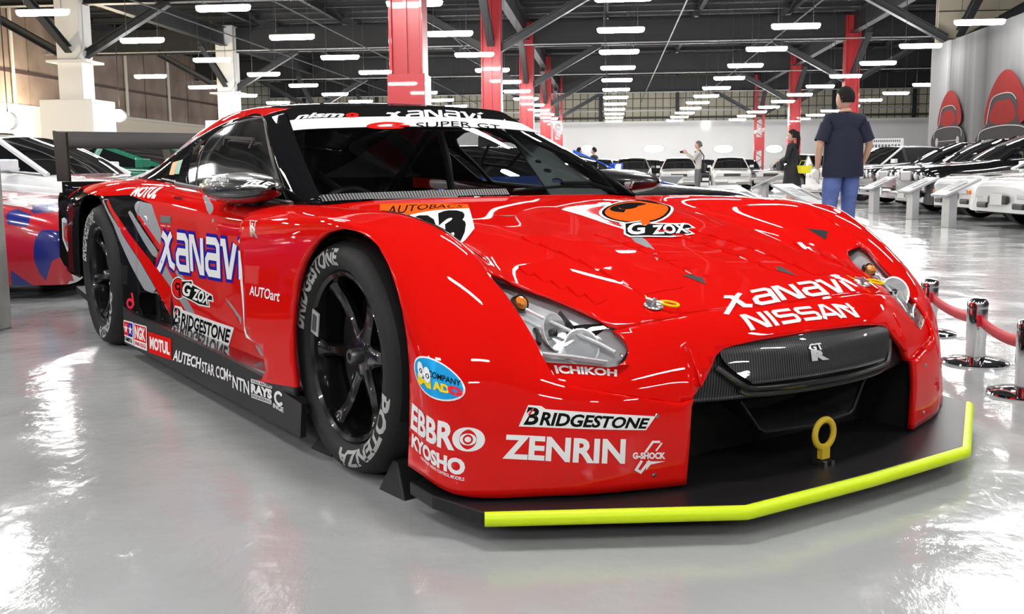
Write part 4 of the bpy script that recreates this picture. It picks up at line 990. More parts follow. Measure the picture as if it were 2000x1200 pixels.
# bumper stickers
ell = [(disc(.5, .5, .5, .5), WHT), (disc(.5, .5, .47, .46), SKY), (T_('COMPANY', .40, .52, .95, .68, .02, .15), VBK)]
ell += [(T_('M', .12, .22, .44, .46, .06), YEL), (T_('AD', .48, .24, .76, .46, .06), YEL), (ring(.84, .36, .075, .085, .07), PNK)]
for ex, ey in ((.23, .60), (.38, .54)):
    ell += [(disc(ex, ey, .075, .19), WHT), (ring(ex + .015, ey - .02, .028, .05, .02, 16), VBK)]
decal('sticker', ell, [(806, 680), (905, 722), (916, 797), (815, 762)], BV_FRONT, bumper, 8, 8)
decal('lettering', [(T_('EBBR', 0, 0, .74, 1, .035).join(ring(.86, .45, .115, .40, .07)).join(ring(.86, .45, .062, .20, .03, 20)).join(disc(.86, .45, .03, .10, 16)), WHT)], [(806, 787), (947, 830), (944, 884), (803, 836)], BV_FRONT, bumper, 12, 4)
def kyosho(): return T_('KYOSHO', 0, .22, 1, 1, .05).join(T_('THE FINEST RADIO CONTROL MODELS', .25, 0, 1, .16, .02))
decal('lettering', [(kyosho(), WHT)], [(806, 846), (910, 897), (907, 940), (804, 880)], BV_FRONT, bumper, 12, 4)
decal('sticker', bridge_layers(), [(1024, 795), (1270, 812), (1265, 838), (1022, 830)], BV_FRONT, bumper, 16, 3)
decal('lettering', [(T_('ZENRIN', 0, 0, 1, 1, .035), WHT)], [(985, 849), (1222, 858), (1220, 906), (981, 896)], BV_FRONT, bumper, 16, 3)
gs = T_('G-SHOCK', 0, .45, 1, .66, .05); gs.join(ribbon([(.82, .98), (.60, .98), (.38, .66)], .07)).join(ribbon([(.88, .95), (.70, .70)], .05)).join(ribbon([(.28, .40), (.12, .12), (.26, .04), (.52, .40)], .08)).join(poly2([(.42, .38), (1.0, .38), (.55, .28), (.42, .10)]))
decal('lettering', [(gs, WHT)], [(1236, 862), (1300, 862), (1298, 925), (1234, 925)], BV_FRONT, bumper, 8, 6)
decal('lettering', [(T_('ICHIKOH', .0, 0, 1, 1, .04), WHT)], [(1083, 710), (1206, 720), (1206, 733), (1088, 726)], BV_FRONT, bumper, 12, 2, mir=True, cbv=FB0)
# bolts on the bumper face
for (px_, py_) in ((1283, 813), (1278, 928)):
    h = hitp(BV_BUMP, px_, py_)
    for s in (-1, 1): M().lathe([(.0, .003), (.005, .002), (.006, 0)], (h[0], -s * h[1], h[2]), 'x', 10).obj('bolt', [STEEL], bumper)
# door and fender stickers
xl = xanavi(.21); xo = xanavi(.40)
SB_O = [o for o in car.children if o.name.startswith('door')][0]; RF_O = [o for o in car.children if o.name.startswith('rear_fender')][0]
decal('lettering', [(xo, BLU), (xl, WHT)], [(312, 430), (489, 452), (489, 560), (306, 530)], BV_SIDE, SB_O, 24, 6)
decal('sticker', swirl_layers(), [(335, 540), (363, 543), (362, 586), (335, 583)], BV_SIDE, SB_O, 4, 4)
decal('sticker', gzox_layers(), [(358, 546), (420, 562), (414, 601), (356, 580)], BV_SIDE, SB_O, 10, 4, lift=.0022)
decal('sticker', bridge_layers(), [(338, 600), (452, 637), (450, 672), (337, 634)], BV_SIDE, SB_O, 14, 3)
decal('badge', [(T_('GT', .1, .6, .9, 1, .02).join(T_('R', .15, 0, 1, .62, .05)), STEEL)], [(489, 430), (505, 432), (506, 466), (488, 462)], BV_FRONT, bumper, 3, 4)
decal('lettering', [(T_('AUTOart', 0, 0, 1, 1, .015), WHT)], [(489, 558), (549, 568), (546, 590), (488, 576)], BV_FRONT, bumper, 10, 3)
decal('lettering', [(T_('MOTUL', 0, 0, 1, 1, .05, .3), WHT)], [(268, 366), (322, 366), (303, 389), (254, 383)], BV_SIDE, RF_O, 8, 4)
decal('lettering', [(T_('NISSAN', 0, 0, 1, 1, .02), VBK)], [(341, 383), (358, 386), (356, 392), (339, 389)], BV_SIDE, SB_O, 4, 2)
decal('plate', [(rect(0, 0, 1, 1), STEEL), (rect(.08, .15, .92, .85), mat('plate_grey', (.16, .15, .15), .4))], [(314, 421), (335, 423), (335, 438), (313, 435)], BV_SIDE, SB_O, 2, 2)
decal('lettering', [(T_('NAC  001', 0, 0, 1, 1, .01), WHT)], [(315, 439), (333, 441), (333, 444), (315, 442)], BV_SIDE, SB_O, 4, 1)
dd = M().join(ring(.45, .45, .22, .20, .14)).join(ribbon([(.72, .40), (.66, .75), (.62, 1.0)], .14))
decal('lettering', [(dd, PNK), (poly2([(.05, .10), (1.0, .06), (.95, -.04), (.10, 0)]), WHT)], [(243, 571), (268, 573), (270, 612), (245, 610)], BV_SIDE, RF_O, 4, 4)
# skirt stickers, rear to front
def star(cx, cy, r): return M([(cx, cy, 0)] + [(cx + r * (1 if i % 2 == 0 else .42) * math.sin(R_(36 * i)), cy + r * 1.3 * (1 if i % 2 == 0 else .42) * math.cos(R_(36 * i)), 0) for i in range(10)], [(0, i + 1, (i + 1) % 10 + 1) for i in range(10)])
decal('sticker', [(rect(0, 0, 1, 1), WHT), (rect(.06, .33, .49, .94), VRED), (rect(.51, .33, .94, .94), BLU), (star(.28, .63, .19).join(star(.72, .63, .19)), WHT), (T_('TAMIYA', .08, .06, .92, .26, .03), VBK)], [(242, 625), (261, 630), (261, 675), (242, 666)], BV_SK, SKO, 3, 3, fb=dict(y=-.99))
decal('sticker', [(rect(0, 0, 1, 1), WHT), (rect(.05, .30, .95, .95), VRED), (T_('NGK', .10, .36, .90, .90, .04), WHT), (T_('SPARK PLUGS', .08, .08, .92, .24, .02), VRED)], [(262, 631), (287, 638), (288, 686), (262, 676)], BV_SK, SKO, 3, 3, fb=dict(y=-.99))
decal('sticker', [(rect(0, 0, 1, 1), VRED), (T_('MOTUL', .07, .2, .93, .8, .05), WHT)], [(290, 648), (335, 662), (336, 704), (291, 688)], BV_SK, SKO, 6, 3, fb=dict(y=-.99))
decal('lettering', [(T_('AUTECH', 0, 0, 1, 1, .03, .1), WHT)], [(340, 682), (394, 700), (393, 722), (338, 704)], BV_SK, SKO, 8, 2, fb=dict(y=-.99))
decal('lettering', [(T_('STAR CCM+', 0, 0, 1, 1, .02), WHT)], [(395, 706), (453, 723), (453, 748), (395, 727)], BV_SK, SKO, 8, 2, fb=dict(y=-.99))
decal('lettering', [(T_('NTN', 0, 0, 1, 1, .02), WHT)], [(455, 733), (487, 745), (488, 772), (455, 758)], BV_SK, SKO, 6, 2, fb=dict(y=-.99))
decal('sticker', [(rect(0, .82, 1, 1), WHT), (T_('VOLK RACING', .03, .85, .97, .97, .03), VBK), (T_('RAYS', 0, .33, 1, .78, .06), WHT), (rect(.02, .10, .98, .30), WHT), (T_('ENGINEERING', .05, .13, .95, .27, .02), VBK)], [(491, 740), (532, 752), (533, 795), (492, 780)], BV_SK, SKO, 5, 4, fb=dict(y=-.99))
decal('lettering', [(ring(.5, .62, .32, .30, .16, a0=40, a1=330).join(T_('INGE', 0, 0, .9, .26, .03)), WHT)], [(534, 761), (557, 768), (557, 808), (534, 796)], BV_SK, SKO, 4, 4, fb=dict(y=-.99))
# windscreen band
WS_O = ws
decal('sun_strip', [(rect(0, 0, 1, 1), VBK)], [(557, 213), (1013, 226), (1026, 247), (566, 246)], BV_SCR, WS_O, 24, 3, lift=.0008) if False else None
def band_m(t0, t1, wq=1.0):
    Bp = spline1(np.array(Wr), 10); n = 20; rows_ = []
    for k in range(5):
        t = (t0 + (t1 - t0) * k / 4) * 20; i = int(min(t, 19)); fr = t - i; rw = Bp[i] * (1 - fr) + Bp[i + 1] * fr
        r_ = spline1(rw, 8)[:25]; rows_.append(r_)
    G = np.array(rows_); a, b = G.shape[:2]; m = M(G.reshape(-1, 3), [(i * b + j, (i + 1) * b + j, (i + 1) * b + j + 1, i * b + j + 1) for i in range(a - 1) for j in range(b - 1)])
    m.v = m.v + np.array((.0012, 0, .0022)); return m.join(m.mirror())
cs = band_m(.0, .055); cs = cs.keep(lambda v: v[:, 1] - .02); cs.obj('cowl_strip', [mat('cowl_carbon', (.1, .1, .1), .4, fn=twill_fn(30.0))], WS_O, weld=True)
bpy.data.materials['cowl_carbon'].node_tree.nodes['Color Ramp'].color_ramp.elements[1].color = (.30, .30, .29, 1)
band_m(.845, 1.0).obj('sun_strip', [VBK], WS_O, weld=True)
band_m(.715, .845).obj('sun_strip', [WHT], WS_O, weld=True)
decal('lettering', [(T_('nism', 0, 0, .78, 1, .04, .3), WHT), (T_('o', .80, 0, 1, 1, .06, .3), VRED)], [(577, 226), (701, 223), (701, 232), (576, 236)], BV_SCR, WS_O, 12, 2, lift=.004)
decal('lettering', [(xanavi(.22), WHT)], [(744, 219), (948, 223), (952, 240), (748, 240)], BV_SCR, WS_O, 20, 3, lift=.004)
decal('lettering', [(T_('nism', 0, 0, .78, 1, .04, .3), WHT)], [(970, 234), (1012, 240), (1016, 250), (972, 244)], BV_SCR, WS_O, 8, 2, lift=.004)
sg_ = ring(.5, .5, .42, .40, .20, a0=40, a1=330).join(poly2([(.5, .55), (1.05, .70), (.9, .25), (.6, .25)]))
decal('lettering', [(ring(.45, .5, .40, .36, .26, a0=35, a1=325).join(rect(.55, .42, .98, .62)), VRED)], [(722, 241), (802, 241), (800, 255), (722, 255)], BV_SCR, WS_O, 8, 3, lift=.004)
decal('lettering', [(T_('SUPER GT', 0, 0, 1, 1, .0), VBK), ], [(812, 242), (975, 247), (978, 256), (812, 253)], BV_SCR, WS_O, 12, 2, lift=.004)
# centre pillar strip behind the glass: dark tape seen diagonal is the far roll bar; sticker on quarter panel
decal('sticker', [(rect(0, 0, .5, 1), mat('tag_orange', (.75, .28, .03), .4)), (rect(.52, .05, 1, 1.0), mat('tag_green', (.08, .30, .18), .4))], [(338, 318), (358, 312), (350, 342), (331, 342)], BV_GL, [o for o in car.children if o.name.startswith('window_surround')][0], 3, 3)
decal('lettering', [(T_('www.nismo.co.jp', 0, 0, 1, 1, .02), WHT)], [(316, 347), (344, 352), (343, 358), (316, 352)], BV_GL, [o for o in car.children if o.name.startswith('window_surround')][0], 4, 2)

# ---- mirrors
for s in (-1, 1):
    mm = mirror_m(s).off((0, s * .852, 0))
    mo = mm.obj('side_mirror', [CARB2], car, angle=60)
    M().tube([(-.95, s * .83, .735), (-.95, s * .775, .715)], .013, 8).obj('mirror_stalk', [MBLK], mo)
    M().lathe([(0, -1.248), (.055, -1.248), (.055, -1.235)], (0, s * .852, MZ), 'x', 14).obj('mirror_glass', [CHR], mo)
BV_MIR = bvh_of(mirror_m(-1).off((0, -.852, 0)), mirror_m(1).off((0, .852, 0)))
MO = [o for o in car.children if o.name.startswith('side_mirror')]
decal('lettering', [(T_('ZELE', 0, 0, 1, 1, .06, .35), WHT)], [(477, 353), (538, 360), (532, 375), (471, 367)], BV_MIR, MO[0], 8, 4, lift=.002)
decal('lettering', [(rect(0, .1, .26, .95), WHT), (T_('craft', .30, .52, .85, 1, .01), WHT), (T_('square', .30, 0, 1, .46, .01), WHT)], [(416, 344), (449, 346), (448, 360), (416, 357)], BV_MIR, MO[0], 4, 3, lift=.002)
decal('lettering', [(T_('ZELE', 0, 0, 1, 1, .06, .35), WHT)], [(1218, 356), (1240, 355), (1237, 367), (1214, 369)], BV_MIR, MO[1], 6, 3, lift=.002)

# ---- hood louvres, slots, pins
def on_hood(x, y, bv=None):
    h = (bv or BV_HOOD).ray_cast(Vector((x, y, 1.2)), Vector((0, 0, -1))); return (np.array(h[0]), np.array(h[1])) if h[0] is not None else (np.array((x, y, .6)), np.array((0, 0, 1.)))
def louvre(x, y0, y1, L, H, parent, mt):
    # a thin pressed blade: flush at its front edge, raised open edge at the back, closed triangular ends
    m = M(); n = 6; V = []
    for i in range(n):
        y = y0 + (y1 - y0) * i / (n - 1)
        pf, _ = on_hood(x + L, y, BV_FRONT); pb, _ = on_hood(x, y, BV_FRONT); pm, _ = on_hood(x + L / 2, y, BV_FRONT)
        V += [tuple(pf + (0, 0, .0010)), tuple(pm + (0, 0, .0010 + H * .5)), tuple(pb + (0, 0, .0012 + H)), tuple(pb + (.002, 0, -.004))]
    F = []
    for i in range(n - 1):
        for q in range(3): F.append((i * 4 + q, i * 4 + q + 1, (i + 1) * 4 + q + 1, (i + 1) * 4 + q))
    F += [(0, 3, 2, 1), tuple((n - 1) * 4 + q for q in (0, 1, 2, 3))]
    m.add(V, F); m.obj('louvre', [mt], parent, angle=20)
for s in (-1, 1):
    for k in range(6): louvre(.13 + .083 * k, s * (.235 + .004 * k), s * (.43 - .006 * k), .078, .006, hood, RED)
    for k in range(7): louvre(.12 + .068 * k, s * (.10 + .004 * k), s * (.150 + .002 * k), .05, .0035, hood, RED)
    for k in range(5): louvre(.355 + .050 * k, s * (.475 + .004 * k), s * (.595 - .016 * k), .046, .007, hood, RED)
    # NACA style slot
    p, nn = on_hood(.575, s * .171)
    sl = M([tuple(on_hood(.555, s * .135)[0] + (0, 0, .0015)), tuple(on_hood(.552, s * .195)[0] + (0, 0, .0015)), tuple(on_hood(.625, s * .178)[0] + (0, 0, .0015))], [(0, 1, 2)])
    sl.obj('duct_slot', [DARK], hood)
    # hood pin: dished plate, pin and yellow lanyard loop
    p, nn = on_hood(.672, s * .405)
    pin = M().lathe([(0, .002), (.020, .004), (.024, .001), (.026, -.003)], (0, 0, 0), 'z', 20).obj('hood_pin', [STEEL], hood)
    pin.location = p + nn * .002; pin.rotation_euler = (0, R_(16), 0)
    M().lathe([(0, .018), (.005, .017), (.006, .0)], (0, 0, 0), 'z', 10).tube([(-.02, -.012, .010), (.02, .012, .010)], .0035, 6).obj('pin_clip', [STEEL], pin)
    lp_ = [(.012 + .022 * (1 - math.cos(t)) * 1.1, .018 * math.sin(t) * (.6 + .4 * (1 - math.cos(t)) / 2), .010) for t in np.linspace(0, 2 * math.pi, 20)]
    lo = M().tube(lp_, .0032, 6).obj('lanyard_loop', [YEL], pin); lo.rotation_euler = (0, 0, R_(52))
# badge on the carbon grille
BV_GR = bvh_of(rp)
b = T_('GT', .05, .60, .95, 1, .03).join(T_('R', .10, 0, 1.0, .62, .07))
decal('badge', [(b, mat('badge_silver', (.62, .62, .63), .3, .4))], [(1575, 674), (1602, 671), (1618, 703), (1580, 707)], BV_GR, grp, 3, 3, lift=.004)
# black vent triangles behind each headlamp
for s in (-1, 1):
    for tri in ([(.33, -.665), (.24, -.675), (.31, -.70)],):
        V = [tuple(on_hood(x, s * abs(y), BV_FRONT)[0] + (0, 0, .002)) for x, y in tri]
        M(V, [(0, 1, 2)]).obj('vent_slot', [DARK], bumper)
# wheel chocks
CHK = mat('chock_black', (.012, .012, .013), .5)
def chock(name, label, x, y, rz):
    m = M().add([(-.06, -.05, 0), (.07, -.06, 0), (.07, .06, 0), (-.06, .05, 0), (-.02, -.03, .085), (.0, -.03, .085), (.0, .03, .085), (-.02, .03, .085)], [(0, 3, 2, 1), (4, 5, 6, 7), (0, 1, 5, 4), (1, 2, 6, 5), (2, 3, 7, 6), (3, 0, 4, 7)])
    o = m.obj(name, [CHK], None, smooth=False, bevel=.004); p = CM @ Vector((x, y, 0)); o.location = p; o.rotation_euler = (0, 0, TH + rz)
    return tag(o, label, 'wheel chock')
chock('wheel_chock', 'black rubber wedge chock in front of the near front tyre', .235, -.875, R_(8))
chock('wheel_chock', 'black rubber wedge chock behind the near front tyre', -.235, -.86, R_(180))

# club crest on the rear bumper panel
BV_RB = bvh_of(M().prism([(-3.13, .30), (-3.10, .62), (-3.62, .74), (-3.68, .70), (-3.74, .37), (-3.62, .33)], -.985, -.965, 'xz'))
RBO = [o for o in car.children if o.name.startswith('rear_bumper_panel')][0]
decal('sticker', [(poly2([(.0, .95), (.25, 1.0), (.5, .94), (.75, 1.0), (1, .95), (.95, .35), (.5, 0), (.05, .35)]), WHT), (poly2([(.12, .85), (.88, .85), (.84, .40), (.5, .12), (.16, .40)]), GREY), (ring(.5, .55, .22, .20, .08), VRED), (rect(.44, .3, .56, .8), VRED)], [(121, 424), (143, 428), (143, 495), (122, 490)], BV_RB, RBO, 4, 4, fb=dict(y=-.985))
# ================================================================ other cars, built from one lofted-body kit
WGL = glass_mat('car_glass', (.30, .33, .33)); TRIM = mat('trim_black', (.015, .015, .016), .4); SILV = mat('alloy', (.45, .45, .46), .3, .8)
LAMPW = mat('lamp_white', (.5, .52, .54), .35); SEATM = mat('seat_dark', (.04, .038, .036), .8); PLATEW = mat('plate_white', (.7, .7, .68), .5)
def paint(name, col, rough=.22): return mat(name, col, rough, coat=1.0)
PW = paint('paint_white', (.78, .78, .77)); PB = paint('paint_black', (.006, .006, .007), .12); PS = paint('paint_silver', (.36, .35, .33)); PSW = paint('paint_ivory', (.58, .57, .54)); PDS = paint('paint_dark_silver', (.12, .125, .12))
PR = paint('paint_red', (.55, .015, .03)); PG = paint('paint_green', (.01, .16, .09)); PCR = paint('paint_crimson', (.38, .01, .04)); PDB = paint('paint_deep_blue', (.02, .03, .22)); PBL = paint('paint_bright_blue', (.02, .10, .55))
def gen_car(label, loc, heading, L=4.5, W=1.75, H=1.38, hood=.78, nose=.62, cowl=1.25, roof=(2.0, 3.0), deckx=3.9, deck=.95, body=None, style='sedan', extra_paint=(), lamps='box', wheel_r=.31, interior=True, group=None, ground=.18):
    """x runs from 0 at the front bumper back to -L; heading = world angle of the nose"""
    t = thing('race_car' if style == 'race' else 'car', label, 'car', loc, heading, group); w = W / 2
    belt = hood + .10
    st = [  # x, top z, half width, nose low
      (0.0, nose - .10, w * .80), (-.10, nose, w * .90), (-.45, nose + (hood - nose) * .55, w * .985), (-cowl * .75, hood, w), (-cowl, hood + .05, w), (-roof[0], belt, w), (-roof[1], belt + .03, w), (-deckx, deck, w * .985), (-L + .15, deck - .03, w * .93), (-L, deck - .18, w * .86)]
    rows = []
    for f, zf in ((0, None), (.5, None), (.86, None), (1.0, None), (1.012, None), (.97, None)):
        r = []
        for i, (x, z, hw) in enumerate(st):
            low = ground + (.04 if i in (0, len(st) - 1) else 0)
            if f == 0: p = (x, 0, z + .02)
            elif f == .5: p = (x + .012, -hw * .5, z + .012)
            elif f == .86: p = (x, -hw * .86, z - .012)
            elif f == 1.0: p = (x - (.05 if i == 0 else 0), -hw * .985, z - .08 - .10 * min(1, max(0, z - .55)))
            elif f == 1.012: p = (x - (.06 if i == 0 else 0), -hw * 1.005, (z * .5 + low * .5))
            else: p = (x - (.05 if i == 0 else 0), -hw * .97, low)
            r.append(p)
        rows.append(r)
    b = surf(rows, 3, 5)
    wx = (-.82, -.82 - (L - 1.85)) if style != 'race' else (-.95, -.95 - (L - 1.95))
    for cx in wx:
        b = b.drop(lambda v, cx=cx: np.maximum(np.hypot(v[:, 0] - cx, v[:, 2] - wheel_r) - (wheel_r + .055), v[:, 1] + w * .72))
    if callable(extra_paint): extra_paint = extra_paint(b, t)
    for poly, k in extra_paint: b = b.clip(in_poly(poly[1], poly[0]), mark=k)
    mats = [body] + [p for p in gen_mats] if extra_paint else [body]
    full = b.copy().join(b.mirror())
    G1 = spline1(np.array(rows), 3)
    for k in (0, -1):
        prof = spline1(np.array([r[k] for r in rows]), 3); ring_ = [tuple(p) for p in prof] + [(p[0], -p[1], p[2]) for p in prof[::-1]][:-1]
        full.add(ring_, [tuple(range(len(ring_))) if k == 0 else tuple(range(len(ring_)))[::-1]])
    bo = full.obj('body', mats, t, angle=45, weld=True)
    # greenhouse
    top = H; rw = w * .66; bw = w * .90
    gx0, gx1, gx2, gx3 = -cowl + .05, -roof[0], -roof[1], -deckx + .05
    gz0, gz3 = hood + .04, deck - .02
    side_ = M([(gx0, -bw, gz0), (gx1, -rw, top - .035), (gx2, -rw, top - .045), (gx3, -bw * .97, gz3), ((gx1 + gx0) / 2 - .1, -bw * 1.0, belt - .02), ((gx2 + gx1) / 2, -bw * 1.0, belt)], [])
    A, B, C_, D = [np.array(p) for p in ((gx0, -bw, gz0), (gx1, -rw, top - .03), (gx2, -rw, top - .04), (gx3, -bw * .97, gz3))]
    E_ = np.array((gx1, -bw, belt)); F_ = np.array((gx2, -bw, belt + .01))
    sg = M(np.array([A, B, E_, C_, F_, D]), [(0, 2, 1), (1, 2, 4, 3), (3, 4, 5)])
    def ins(pts, k=.93): c = sum(pts) / len(pts); return [c + (p - c) * k for p in pts]
    for s in (1, -1):
        m = sg.copy() if s == 1 else sg.mirror(); m.obj('pillar_panel', [TRIM if style != 'race' else body], t, smooth=False, thick=.0)
        for pts in ((A, E_, B), (B, E_, F_, C_), (C_, F_, D)):
            q = ins(list(pts), .86); q = [p + np.array((0, -.006, .004)) for p in q]; mm = M(np.array(q), [tuple(range(len(q)))]); mm = mm if s == 1 else mm.mirror(); mm.obj('side_window', [WGLD], t, smooth=False)
    ys = np.linspace(-1, 1, 9)
    def cross(x, z, hw, cr, bow): return [(x + bow * (1 - y * y), y * hw, z + cr * (1 - y * y)) for y in ys]
    scr = surf([cross(gx0, gz0, bw * .97, .015, .10), cross((gx0 + gx1) / 2 + .02, (gz0 + top) / 2 + .01, (bw + rw) / 2 * .97, .02, .09), cross(gx1, top - .03, rw * .97, .025, .06)], 3, 2); scr.obj('windscreen', [WGL if interior else WGLD], t)
    rf = surf([cross(gx1, top - .03, rw, .025, .06), cross((gx1 + gx2) / 2, top - .005, rw * 1.0, .03, 0), cross(gx2, top - .04, rw, .025, -.04)], 3, 2); rf.obj('roof', [body], t, thick=.03)
    rg = surf([cross(gx2, top - .04, rw * .97, .025, -.04), cross((gx2 + gx3) / 2, (top + gz3) / 2 + .02, (bw + rw) / 2 * .97, .02, -.08), cross(gx3, gz3, bw * .95, .015, -.08)], 3, 2); rg.obj('rear_window', [WGLD], t)
    for s in (-1, 1): M().tube([tuple(p * (1, s, 1)) for p in (A, B)], .03, 6).obj('pillar', [body], t)
    if interior:
        M().box((-(cowl + roof[1]) / 2 - .3, 0, hood - .12), (roof[1] - cowl + .9, W * .84, .05)).box((-cowl - .2, 0, hood - .02), (.3, W * .8, .1)).obj('cabin_floor', [SEATM], t, smooth=False)
        for s in (-1, 1):
            M().box((-roof[0] - .45, s * .36, hood + .12), (.14, .46, .46)).box((-roof[0] - .47, s * .36, hood + .40), (.10, .22, .16)).obj('seat', [SEATM], t, smooth=False, bevel=.03)
    # wheels
    for cx in wx:
        for s in (-1, 1):
            wo = M().lathe([(0, s * .02), (.05, s * .02), (wheel_r * .35, s * .0), (wheel_r * .62, s * .015), (wheel_r * .66, s * -.04), (wheel_r * .66, s * -.16)], (0, 0, 0), 'y', 18).obj('wheel', [SILV if style != 'race' else TRIM], t); wo.location = (cx, s * (w - .03), wheel_r)
            M().lathe([(wheel_r * .64, s * .0), (wheel_r * .7, s * .02), (wheel_r * .95, s * .015), (wheel_r, s * -.02), (wheel_r, s * -.19), (wheel_r * .6, s * -.19)], (0, 0, 0), 'y', 22).obj('tyre', [RUB], wo)
        M().box((cx, 0, .38), (wheel_r * 2 + .1, W * .68, .35)).obj('wheel_house', [MBLK], t, smooth=False)
    M().box((-L / 2, 0, ground + .07), (L - .25, W * .86, .10)).obj('floor_pan', [MBLK], t, smooth=False)
    # front details
    zb = nose
    if lamps == 'box':
        for s in (-1, 1): M().box((.006, s * w * .60, zb - .13), (.05, w * .34, .12)).obj('headlight', [LAMPW], t, smooth=False, bevel=.01)
        M().box((.008, 0, zb - .13), (.04, w * .80, .11)).obj('grille', [TRIM], t, smooth=False)
        M().box((.05, 0, ground + .17), (.16, W * .86, .13)).obj('bumper_bar', [SILV if body is not PB else TRIM], t, smooth=False, bevel=.03)
        M().box((.135, 0, ground + .17), (.01, .33, .15)).obj('number_plate', [PLATEW], t, smooth=False)
    elif lamps == 'lux':
        for s in (-1, 1):
            for k in (0, 1): M().lathe([(.075, -.02), (.075, .015), (.05, .035), (0, .04)], (-.015 - .03 * k, s * (w * .48 + .19 * k), zb - .13), 'x', 16).obj('headlight', [LAMPW], t)
        M().box((.012, 0, zb - .13), (.06, .50, .19)).obj('grille', [SILV], t, smooth=False, bevel=.02)
        M().box((.03, 0, ground + .18), (.14, W * .82, .12)).obj('bumper_bar', [body], t, smooth=False, bevel=.04)
        M().box((.105, 0, ground + .18), (.01, .33, .15)).obj('number_plate', [PLATEW], t, smooth=False)
    elif lamps in ('pop', 'slit'):
        for s in (-1, 1):
            if lamps == 'pop':
                M().box((-.07, s * w * .58, zb - .19), (.10, w * .26, .085)).obj('headlight', [LAMPW], t, smooth=False, bevel=.008)
                M().box((-.055, s * w * .78, zb - .20), (.06, w * .10, .06)).obj('indicator', [AMB], t, smooth=False, bevel=.008)
                hx = -.42; hz = nose + (hood - nose) * .55 + .012; M().box((hx, s * w * .66, hz), (.22, w * .30, .012)).obj('lamp_door', [mat('lamp_door_grey', (.25, .25, .25), .3) if 'lamp_door_grey' not in bpy.data.materials else bpy.data.materials['lamp_door_grey']], t, smooth=False)
            else:
                m = M([(-.02, s * w * .50, zb - .10), (-.24, s * w * .93, zb - .06), (-.42, s * w * .90, zb + .03), (-.16, s * w * .50, zb + .02)], [(0, 1, 2, 3)]); m.off((.02, 0, .016)); m.obj('headlight', [LAMPW], t, smooth=False)
                M().box((-.082, s * w * .66, zb - .22), (.10, w * .24, .06)).obj('side_lamp', [LAMPW], t, smooth=False, bevel=.01)
        M().box((-.02, 0, zb - .27), (.05, w * .62, .12)).obj('grille', [TRIM], t, smooth=False, bevel=.03)
        for s in (-1, 1): M().box((-.075, s * w * .58, ground + .13), (.10, w * .34, .08)).obj('air_intake', [TRIM], t, smooth=False, bevel=.02)
        M().box((.012, 0, zb - .26), (.012, .33, .15)).obj('number_plate', [PLATEW], t, smooth=False)
    for s in (-1, 1):
        M().box((-cowl - .22, s * (w + .06), hood + .13), (.10, .17, .11)).box((-cowl - .22, s * (w - .03), hood + .10), (.05, .12, .03)).obj('side_mirror', [body], t, smooth=False, bevel=.02)
    return t
WGLD = mat('dark_glass', (.006, .007, .008), .04, spec=.8)
gen_mats = []
PI = math.pi
# ---- right-hand row, noses towards the aisle
def side_row(px, y, label, rz, **k):
    gen_car(label, (at(px, 400, y=y + .75).x + .20, y, 0), PI + rz, **k)
side_row(1880, 14.7, 'white low sports car with slim dark headlights, second from the right edge', .10, L=4.3, W=1.79, H=1.24, hood=.74, nose=.66, cowl=1.35, roof=(2.2, 2.8), deckx=3.9, deck=.85, body=PW, lamps='slit')
side_row(1799, 17.1, 'white wedge sports car with orange indicator behind the nearest info stand', .08, L=4.3, W=1.73, H=1.25, hood=.76, nose=.66, cowl=1.4, roof=(2.2, 2.9), deckx=3.9, deck=.88, body=PW, lamps='pop')
side_row(1727, 19.8, 'black luxury saloon beside the white wedge sports car', .06, L=5.0, W=1.86, H=1.44, hood=.93, nose=.82, cowl=1.45, roof=(2.25, 3.4), deckx=4.4, deck=1.02, body=PB, lamps='lux')
side_row(1690, 22.5, 'black luxury saloon in the middle of the three black ones', .04, L=4.9, W=1.82, H=1.43, hood=.92, nose=.82, cowl=1.45, roof=(2.2, 3.4), deckx=4.3, deck=1.0, body=PB, lamps='lux')
side_row(1650, 25.2, 'black luxury saloon farthest back of the three black ones', .03, L=4.9, W=1.82, H=1.42, hood=.92, nose=.82, cowl=1.45, roof=(2.2, 3.4), deckx=4.3, deck=1.0, body=PB, lamps='lux')
side_row(1572, 28.0, 'white luxury saloon with round headlights left of the man in navy', .35, L=4.8, W=1.78, H=1.42, hood=.90, nose=.80, cowl=1.4, roof=(2.1, 3.3), deckx=4.2, deck=1.0, body=PW, lamps='lux')
side_row(1990, 12.5, 'red sports car whose nose just enters at the right edge', .10, L=4.2, W=1.75, H=1.22, hood=.74, nose=.66, cowl=1.35, roof=(2.2, 2.8), deckx=3.8, deck=.85, body=PR, lamps='pop')
# ---- far rows facing the camera
F_ = -PI / 2
far = [(1232, 43.0, PDS, 'box', 'dark silver coupe with a roof rack in the far row, leftmost of the big ones'), (1326, 43.5, PSW, 'box', 'ivory saloon in the far row left of the photographer'), (1430, 43.0, PSW, 'box', 'pale saloon with a chrome bumper right of the photographer')]
for px, y, ma, lp, lab in far:
    p = at(px, 340, y=y); gen_car(lab, (p.x, y, 0), F_ - .06, L=4.3, W=1.66, H=1.36, hood=.86, nose=.76, cowl=1.2, roof=(1.75, 2.8), deckx=3.7, deck=.95, body=ma, lamps='box', ground=.2)
p = at(1506, 340, y=40.0); gen_car('silver hatchback parked askew beside the woman in black', (p.x, 40.0, 0), F_ - .75, L=4.0, W=1.62, H=1.40, hood=.86, nose=.76, cowl=1.1, roof=(1.7, 2.9), deckx=3.6, deck=.98, body=PS, lamps='box', ground=.2)
